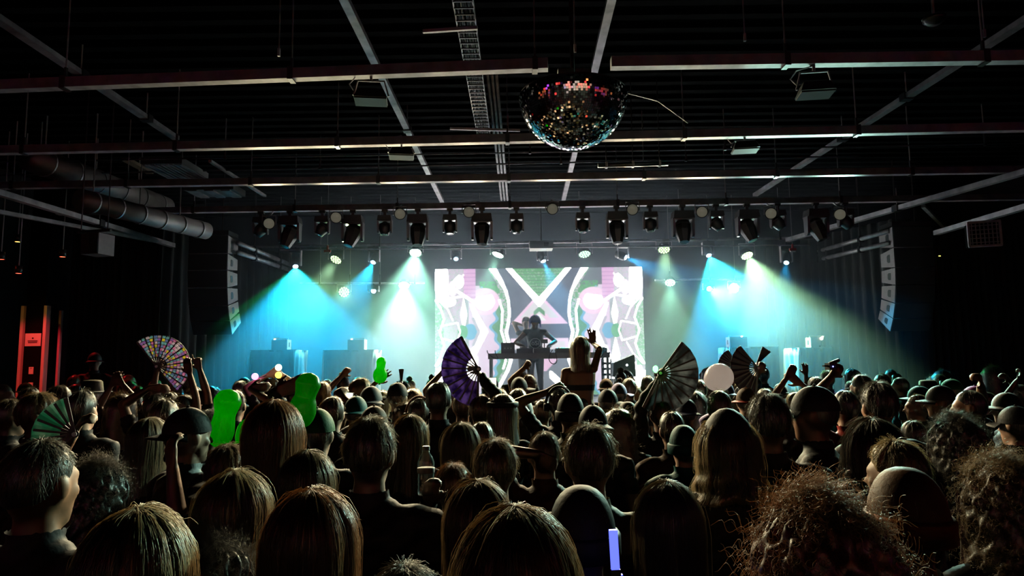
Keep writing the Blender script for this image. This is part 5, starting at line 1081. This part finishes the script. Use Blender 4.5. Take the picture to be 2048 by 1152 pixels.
# sequinned headband at the bottom
wi = [q_ for q_ in PEOPLE if 'sequin' in q_['label']][0]; t = bpy.data.objects.new('sequin_band', None); C.objects.link(t); t.parent = wi['obj']; t.matrix_local = wi['hd'] @ Matrix.Translation((0, -.012, .085))
rnd = random.Random(4); mb = MB()
MB().tube([(.082 * math.cos(a), .103 * math.sin(a), -.008) for a in np.linspace(0, 2 * PI, 30)], .008, 8).build('band', M_black, t)
for k in range(260):
    a = rnd.uniform(0, 2 * PI); q = Vector((.09 * math.cos(a), .111 * math.sin(a), rnd.uniform(-.022, .012))); n = (Vector((math.cos(a), math.sin(a), 0)) + Vector([rnd.gauss(0, .6) for _ in range(3)])).normalized(); u, v, _ = frame_of(n); mb.add([q + (u * math.cos(b) + v * math.sin(b)) * .0045 for b in (0, 1.26, 2.5, 3.77, 5.0)], [(0, 1, 2, 3, 4)])
tag(mb.build('sequins', mat('sequin', (.85, .88, .9), .12, metal=1.0), t), kind='stuff')
# ------------------------------------------------------------------ performer's table and gear
d0 = 13.4; a = P(976, 708, d0); b = P(1220, 703, d0); zt = (a.z + b.z) / 2; cx = (a.x + b.x) / 2; wx = b.x - a.x
t = thing('performance_table', 'long grey performance table on thin legs at the stage centre', 'table', (cx, d0, SZ))
hz = zt - SZ
MB().box((0, .38, hz - .01), (wx, .76, .02)).build('tabletop', mat('table_top', (.12, .12, .12), .5), t)
for y in (.02, .74): MB().box((0, y, hz - .065), (wx, .04, .09)).build('rail', mat('table_rail', (.16, .16, .155), .5, metal=.4), t)
for s in (-1, 1):
    MB().box((s * (wx / 2 - .02), .38, hz - .065), (.04, .7, .09)).build('end_rail', mat('table_rail'), t)
    for y in (.03, .73): MB().tube([(s * (wx / 2 - .05), y, 0), (s * (wx / 2 - .05), y, hz - .02)], .028, 10).build('leg', mat('table_leg', (.35, .35, .35), .4, metal=.5), t)
Y0 = d0 + .3
def on(px, name, label, cat, off=0.0): return thing(name, label, cat, (P(px, 700, Y0 + off).x, Y0 + off, zt))
t = on(1016, 'lighting_console', 'black box shaped case with a bright lamp at the left end of the table', 'case')
MB().box((0, 0, .1), (.27, .25, .2)).build('case_body', M_blackp, t); MB().box((0, -.03, .205), (.27, .3, .012)).build('lid', M_black, t); MB().box((0, -.13, .1), (.2, .01, .1)).build('front_panel', mat('panel_dark', (.05, .05, .055), .4), t)
for q in (-.06, 0, .06): MB().tube([(q, -.13, .1), (q, -.145, .1)], .014, 10).build('knob', M_steel, t)
MB().ball((.0, -.05, .23), .016, 10, 8).build('lamp', emis('warm_lamp', (1, .85, .55), 18), t, True)
for i, (px, wd, nm) in enumerate(((1048, .3, 'first flat media player from the left on the table'), (1083, .32, 'second flat media player from the left on the table'), (1128, .34, 'wide mixer with tiny green lights right of the performer'), (1200, .24, 'flat media player at the right end of the table'))):
    t = on(px, 'media_player' if i != 2 else 'mixer', nm, 'player' if i != 2 else 'mixer'); MB().box((0, 0, .045), (wd, .36, .09), taper=(1, .95)).build('body', M_blackp, t)
    if i != 2: MB().lathe([(.1, .09), (.1, .1), (.02, .105)], 22, (0, -.02, 0)).build('jog_wheel', mat('jog', (.1, .1, .11), .3, metal=.5), t, True)
    if i == 2:
        rnd = random.Random(2)
        for k in range(22): MB().box((rnd.uniform(-.16, .16), rnd.uniform(-.17, -.1), .095), (.014, .014, .012)).build('button_light', emis('mix_led%d' % (k % 3), [(.1, 1, .7), (.1, .8, 1), (.4, 1, .4)][k % 3], 3, False), t)
    for k in range(5): MB().tube([(-.1 + .05 * k, .12, .09), (-.1 + .05 * k, .12, .105)], .01, 8).build('knob', M_steel, t)
c = P(1097, 703, Y0 - .15); t = thing('phone_stand', 'dark phone on a clamp standing in front of the performer', 'phone stand', (P(1089, 700, Y0 - .15).x, Y0 - .12, zt + .09))
MB().box((0, 0, .14), (.135, .02, .08)).build('phone', M_black, t); MB().tube([(0, 0, 0), (0, .02, .12)], .012, 8).build('arm', M_steel, t); MB().box((0, 0, .005), (.1, .08, .012)).build('foot', M_blackp, t)
for i, (px, lab) in enumerate(((990, 'loop of black cable hanging at the left end of the table'), (1110, 'black cable drooping below the middle of the table'), (1205, 'tangle of thin cables at the right end of the table'))):
    x = P(px, 700, d0).x; rr_ = random.Random(i); pts = [(x + .16 * math.sin(u * 5 + i) * u, d0 - .03 + .02 * rr_.random(), zt + .06 - .28 * math.sin(u * PI) * (1 if i == 1 else .6)) for u in np.linspace(0, 1, 14)]
    o = Vector(pts[0]); tag(MB().tube([Vector(p_) - o for p_ in pts], .009, 6).build('cable', M_black, None, True, o), lab, 'cable')
t = thing('stage_monitor', 'black wedge monitor speaker standing right of the table', 'speaker', (P(1247, 740, 13.1).x, 13.1, SZ)); hm_ = P(1247, 709, 13.1).z - SZ
MB().box((0, .1, hm_ * .25), (.4, .4, hm_ * .5)).build('stand_case', M_blackp, t)
MB().prism([(-.22, 0), (.22, 0), (.2, .42), (-.2, .26)], (0, -.1, hm_ - .42), (1, 0, 0), (0, 0, 1), (0, .4, 0)).build('cabinet', mat('monitor_black', (.03, .035, .05), .5), t); MB().ball((.05, -.11, hm_ - .2), .02, 10, 6).build('power_light', emis('mon_led', (.8, .9, 1), 12), t); MB().box((0, -.106, hm_ - .24), (.34, .01, .2)).build('grille', M_grille, t)
t = thing('cable_rack', 'thin upright rack with small white connectors under the right end of the table', 'rack', (P(1215, 740, 13.6).x, 13.75, SZ))
for s in (-.09, .09): MB().tube([(s, 0, 0), (s, 0, .85)], .014, 8).build('post', M_black, t)
for k in range(7): MB().box((0, 0, .1 + .11 * k), (.18, .06, .05)).build('module', M_blackp, t); MB().box((.03, -.035, .1 + .11 * k), (.05, .01, .02)).build('connector', M_white, t)
# draped tables left and right with cases on top
def draped(px0, px1, py, d, label, caselab, cpx, cw, side, seed):
    a = P(px0, py, d); b = P(px1, py, d); wd = b.x - a.x; hz = a.z - SZ; t = thing('draped_table', label, 'table', ((a.x + b.x) / 2, d, SZ), 0, 'tables under black cloth')
    MB().box((0, .4, hz - .015), (wd, .8, .03)).build('tabletop', M_black, t)
    for x in (-wd / 2 + .05, wd / 2 - .05):
        for y in (.06, .74): MB().tube([(x, y, 0), (x, y, hz - .03)], .02, 8).build('leg', M_black, t)
    cm = mat('table_cloth', (.045, .05, .055), .9)
    MB().box((0, .4, hz + .004), (wd + .03, .84, .008)).build('cloth_top', cm, t)
    for p_, q_, n in (((-wd / 2, -.01, 0), (wd / 2, -.01, 0), 5), ((wd / 2 + .01, 0, 0), (wd / 2 + .01, .8, 0), 4), ((-wd / 2 - .01, 0, 0), (-wd / 2 - .01, .8, 0), 4)):
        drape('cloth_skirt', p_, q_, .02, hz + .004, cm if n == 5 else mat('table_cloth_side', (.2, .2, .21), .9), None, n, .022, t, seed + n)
    x = P(cpx, py, d + .25).x; c_ = thing('equipment_case', caselab, 'case', (x, d + .25, SZ + hz + .01), 0, 'equipment cases on the draped tables')
    MB().box((0, 0, .1), (cw, .24, .2)).build('case_body', M_blackp, c_); MB().box((side * (cw / 2 + .006), 0, .1), (.012, .24, .2)).build('side_plate', M_cab, c_)
    MB().box((side * cw / 2, -.06, .2), (.02, .02, .2 * .2)).box((side * (cw / 2 - .14), -.06, .225), (.3, .02, .016)).build('lamp_arm', M_cab, c_); MB().ball((side * (cw / 2 - .25), -.075, .2), .018, 10, 6).build('lamp', emis('warm_lamp', (1, .85, .55), 18), c_, True)
    MB().box((side * (cw / 2 + .013), 0, .1), (.004, .06, .09)).build('badge', M_blackp, c_)
draped(502, 590, 701, 13.4, 'cloth covered table at the far left of the stage', 'equipment case with a white side plate on the far left table', 562, .3, 1, 31)
draped(648, 746, 701, 13.4, 'cloth covered table left of the screen', 'equipment case with a white side plate on the table left of the screen', 714, .32, 1, 41)
draped(1462, 1556, 695, 13.5, 'cloth covered table right of the screen', 'equipment case on the table behind the black fan', 1474, .34, -1, 51)
draped(1600, 1664, 696, 13.5, 'cloth covered table at the far right of the stage', 'equipment case on the far right table', 1632, .28, -1, 61)
c = P(1643, 677, 13.6); t = thing('work_lamp', 'small bright work lamp on the far right table', 'lamp', (c.x, c.y, c.z)); MB().ball((0, 0, 0), .028, 10, 8).build('bulb', emis('warm_lamp', (1, .85, .55), 18), t, True); MB().tube([(0, 0, -.02), (0, .02, -.14)], .008, 6).build('stem', M_black, t); MB().box((0, .02, -.15), (.08, .08, .02)).build('foot', M_black, t)
# ------------------------------------------------------------------ performers
stg = SZ
dj = person(1069, 642, 24, 'performer in a black tank top with a round logo, bent over the table', 'long', 'blue', d=14.35, base=SZ, hh=1.82, turn=180, lean=.42, nod=.35, fem=False, top='tank', tc='black', pc='charcoal', group='performers on the stage', L=.14, skin=0, fine=True, hands=[H_(1, 1050, 694, dd=-.35, curl=.5, hint=(.8, -.3, -.2), A=(0, .8, -.5)), H_(-1, 1096, 692, dd=-.4, curl=.5, hint=(-.8, -.3, -.2), A=(0, .8, -.5))])
person(1052, 641, 24, 'second performer behind, one arm raised to the head', 'short', 'dark', d=14.95, base=SZ, hh=1.76, turn=180, top='tank', tc='black', fem=False, skin=0, group='performers on the stage', lean=.1, fine=True, hands=[H_(1, 1049, 652, curl=.9, hint=(1, .2, -.3))])
# logo of the tank top, set on the chest
def text_mesh(body, size, ext=.002):
    cu = bpy.data.curves.new('lettering', 'FONT'); cu.body = body; cu.size = size; cu.extrude = ext; cu.align_x = 'CENTER'; cu.align_y = 'CENTER'; o = bpy.data.objects.new('lettering', cu); C.objects.link(o)
    dg = bpy.context.evaluated_depsgraph_get(); me = bpy.data.meshes.new_from_object(o.evaluated_get(dg)); bpy.data.objects.remove(o); return me
logo_m = mat('logo_print', (.75, .75, .75), .7)
RL = Matrix.Rotation(-.42, 4, 'X')
lm = Matrix.Translation((0, 0, .95)) @ RL @ Matrix.Translation((0, .136, .27)) @ Matrix.Rotation(PI, 4, 'Z') @ Matrix.Rotation(PI / 2, 4, 'X')
o = MB().tube([(.105 * math.cos(a), .105 * math.sin(a), 0) for a in np.linspace(0, 2 * PI, 33)], .008, 6).build('logo_ring', logo_m, dj['obj']); o.matrix_local = lm
o = link('logo_lettering', text_mesh('oSi', .13), logo_m, dj['obj']); o.matrix_local = lm
person(190, 705, 24, 'man in a cap lit red beside the left wall, standing above the crowd', 'crop', 'dark', 'cap', 'charcoal', d=10.3, turn=-165, base=.36, yaw=20, tc='charcoal', skin=0, group='staff')
t = thing('platform', 'low black platform under the red lit man', 'platform', (P(190, 705, 10.3).x, 10.3, 0)); MB().box((0, .1, .34), (1.2, 1.2, .04)).build('deck', M_black, t)
for x in (-.55, .55):
    for y in (-.45, .65): MB().box((x, y, .16), (.06, .06, .32)).build('leg', M_black, t)
# ------------------------------------------------------------------ left side: column, notices, red lamps
d1 = 11.6; a = P(44, 700, d1); b = P(90, 700, d1)
t = thing('column', 'square column with two pale edges glowing red at the left', 'column', ((a.x + b.x) / 2, d1, 0)); t['kind'] = 'structure'; wd = b.x - a.x
MB().box((0, .3, 2.87), (wd - .06, .6, 5.74)).build('shaft', mat('column_dark', (.004, .003, .004), .9, spec=.05), t)
zt_ = P(60, 612, d1).z
for s in (-1, 1): MB().box((s * wd / 2, .0, zt_ / 2), (.05, .1, zt_)).build('edge_post', mat('edge_post', (.6, .55, .55), .5), t)
MB().box((P(118, 700, 11.9).x - t.location.x, .3, zt_ / 2 - .03), (.04, .05, zt_ - .06)).build('side_post', mat('edge_post'), t)
paper = mat('notice_paper', (.8, .78, .76), .6); ink = mat('ink', (.05, .03, .03), .7)
def notice(x0, y0, x1, y1, label, lines):
    a = P(x0, y0, d1 - .01); b = P(x1, y1, d1 - .01); c = (a + b) / 2; t = thing('notice_sign', label, 'sign', (c.x, d1 - .008, c.z), 0, 'paper notices on the column'); W_, H__ = b.x - a.x, a.z - b.z
    MB().box((0, 0, 0), (W_, .008, H__)).build('sheet', paper, t)
    for (u0, u1, v0, v1) in lines: MB().box(((u0 + u1 - 1) * W_ / 2, -.006, (1 - v0 - v1) * H__ / 2), ((u1 - u0) * W_, .003, (v1 - v0) * H__)).build('print_line', ink, t)
notice(51, 667, 81, 692, 'large notice on the column with two printed lines', [(.44, .54, .32, .44), (.18, .8, .56, .63), (.2, .78, .69, .75)])
notice(58, 734, 66, 748, 'small plain notice below the large one', [(.3, .7, .15, .2)])
notice(57, 765, 65, 776, 'lowest small notice on the column', [(.2, .8, .4, .6)])
for i, (px, py, d, col_, pw, lab) in enumerate(((36, 484, 10.9, (1, .45, .08), 22, 'orange downlight high above the red column'), (2, 519, 10.5, (1, .06, .03), 30, 'red downlight at the left edge'), (125, 514, 11.0, (1, .08, .04), 40, 'red downlight right of the column'), (37, 547, 10.6, (1, .07, .04), 70, 'lowest red downlight just above the column'))):
    c = P(px, py, d); t = thing('downlight', lab, 'lamp', c, 0, 'small downlights by the column'); MB().lathe([(.05, .12), (.055, .0), (.045, .0), (.04, .03)], 16).build('can', M_black, t, True); MB().lathe([(.004, .004), (.042, .004), (.042, .012)], 14).build('lens', emis('red_lens%d' % i, col_, 8), t)
    MB().tube([(0, 0, .1), (0, 0, 5.7 - c.z)], .008, 6).build('stem', M_rod, t); spot('downlight_glow', c + Vector((0, 0, -.02)), (.02, .08, -1), col_, pw * .9, 80, .8, .04)
c = P(66, 660, 10.9); spot('column_wash', P(37, 547, 10.6) + Vector((0, -.02, -.02)), (P(70, 740, 11.7) - P(37, 547, 10.6)), (1, .03, .05), 90, 50, .7, .04)
spot('wall_wash', P(125, 514, 11.0) + Vector((0, 0, -.03)), (P(195, 740, 10.2) - P(125, 514, 11.0)), (1, .03, .03), 110, 46, .7, .04)
for px, py, lab in ((2014, 567, 'tiny red standby light on the right wall'), (1879, 512, 'tiny yellow standby light high on the right')):
    r_ = ray(px, py); c = CAM + r_ * ((XR - .03) / r_.x) if px > 1900 else P(px, py, 13.3); t = thing('standby_light', lab, 'light', c, math.radians(-90) if px > 1900 else 0); MB().box((0, .02, 0), (.06, .04, .03)).build('housing', M_blackp, t); MB().box((0, -.004, 0), (.035, .008, .012)).build('lens', emis('stby_%d' % px, (1, .05, .04) if px > 1900 else (.8, .7, .1), 5), t)
# ------------------------------------------------------------------ lit panels and lamps added behind the camera to colour the mirror ball
for i in range(9):
    x = -8.2 + 2.1 * i; col_, pw = [((1, .03, .03), 260), ((1, .05, .03), 120), ((.45, .06, 1), 160), ((1, .02, .03), 300), ((.9, .3, .5), 60), ((1, .04, .02), 160), ((1, .2, .03), 200), ((1, .02, .03), 300), ((.3, .1, 1), 120)][i]
    t = thing('added_reflection_panel', '%s pale acoustic panel from the left on the rear wall' % ORD[i], 'panel', (x, YB + .055, 3.2), 0, 'acoustic panels on the rear wall'); MB().box((0, 0, .6), (1.9, .05, 2.4)).build('panel_face', mat('reflection_panel_pale', (.6, .58, .58), .9), t); MB().box((0, -.01, -.62), (1.94, .06, .04)).build('ledge', M_black, t)
    l_ = thing('added_panel_lamp', '%s wall washer lamp from the left at the rear wall' % ORD[i], 'lamp', (x, YB + 1.1, 5.3), 0, 'wall washers at the rear wall'); MB().box((0, 0, 0), (.3, .12, .1)).build('housing', M_black, l_); MB().tube([(0, 0, .05), (0, 0, .4)], .012, 6).build('stem', M_black, l_); MB().box((0, -.065, -.02), (.24, .01, .05)).build('lens', emis('panel_lamp_%d' % i, col_, 2, False), l_)  # lamp made up to light its panel
    spot('added_panel_spot', (x, YB + 1.0, 5.2), (0, -1, -1.0), col_, pw, 95, .8, .05)
for i in range(8):  # more panels and lamps added on the side walls for the ball's reflections
    s = -1 if i < 4 else 1; y = -4.2 + 2.1 * (i % 4); x = XL + .055 if s < 0 else XR - .055; col_, pw = [((1, .03, .03), 140), ((.5, .06, 1), 100), ((1, .05, .02), 140), ((1, .25, .04), 60)][i % 4]
    nm = '%s side panel from the back on the %s wall' % (ORD[i % 4], 'left' if s < 0 else 'right')
    t = thing('added_reflection_panel', 'pale acoustic panel, ' + nm, 'panel', (x, y, 3.2), PI / 2, 'acoustic panels on the side walls'); MB().box((0, 0, .6), (1.9, .05, 2.4)).build('panel_face', mat('reflection_panel_pale'), t); MB().box((0, 0, -.62), (1.94, .07, .04)).build('ledge', M_black, t)
    l_ = thing('added_panel_lamp', 'small lamp lighting the ' + nm, 'lamp', (x - s * 1.1, y, 5.3), 0, 'wall washers at the side walls'); MB().box((0, 0, 0), (.12, .3, .1)).build('housing', M_black, l_); MB().tube([(0, 0, .05), (0, 0, .4)], .012, 6).build('stem', M_black, l_)
    spot('added_panel_spot', (x - s * 1.0, y, 5.2), (s, 0, -1.0), col_, pw, 95, .8, .05)
# ------------------------------------------------------------------ stage haze
hz_ = MB().box((.35, 14.55, 3.4), (14.2, 4.9, 4.44)).build('haze', None); tag(hz_, 'thin theatrical haze hanging over the stage and showing the beams', 'haze', kind='stuff')
m = bpy.data.materials.new('stage_haze'); m.use_nodes = True; nt = m.node_tree; nt.nodes.remove(nt.nodes['Principled BSDF']); vs_ = nt.nodes.new('ShaderNodeVolumeScatter'); vs_.inputs['Color'].default_value = (.68, .84, 1, 1); vs_.inputs['Density'].default_value = HAZE; vs_.inputs['Anisotropy'].default_value = .35
nt.links.new(vs_.outputs[0], nt.nodes['Material Output'].inputs['Volume']); hz_.data.materials.append(m)
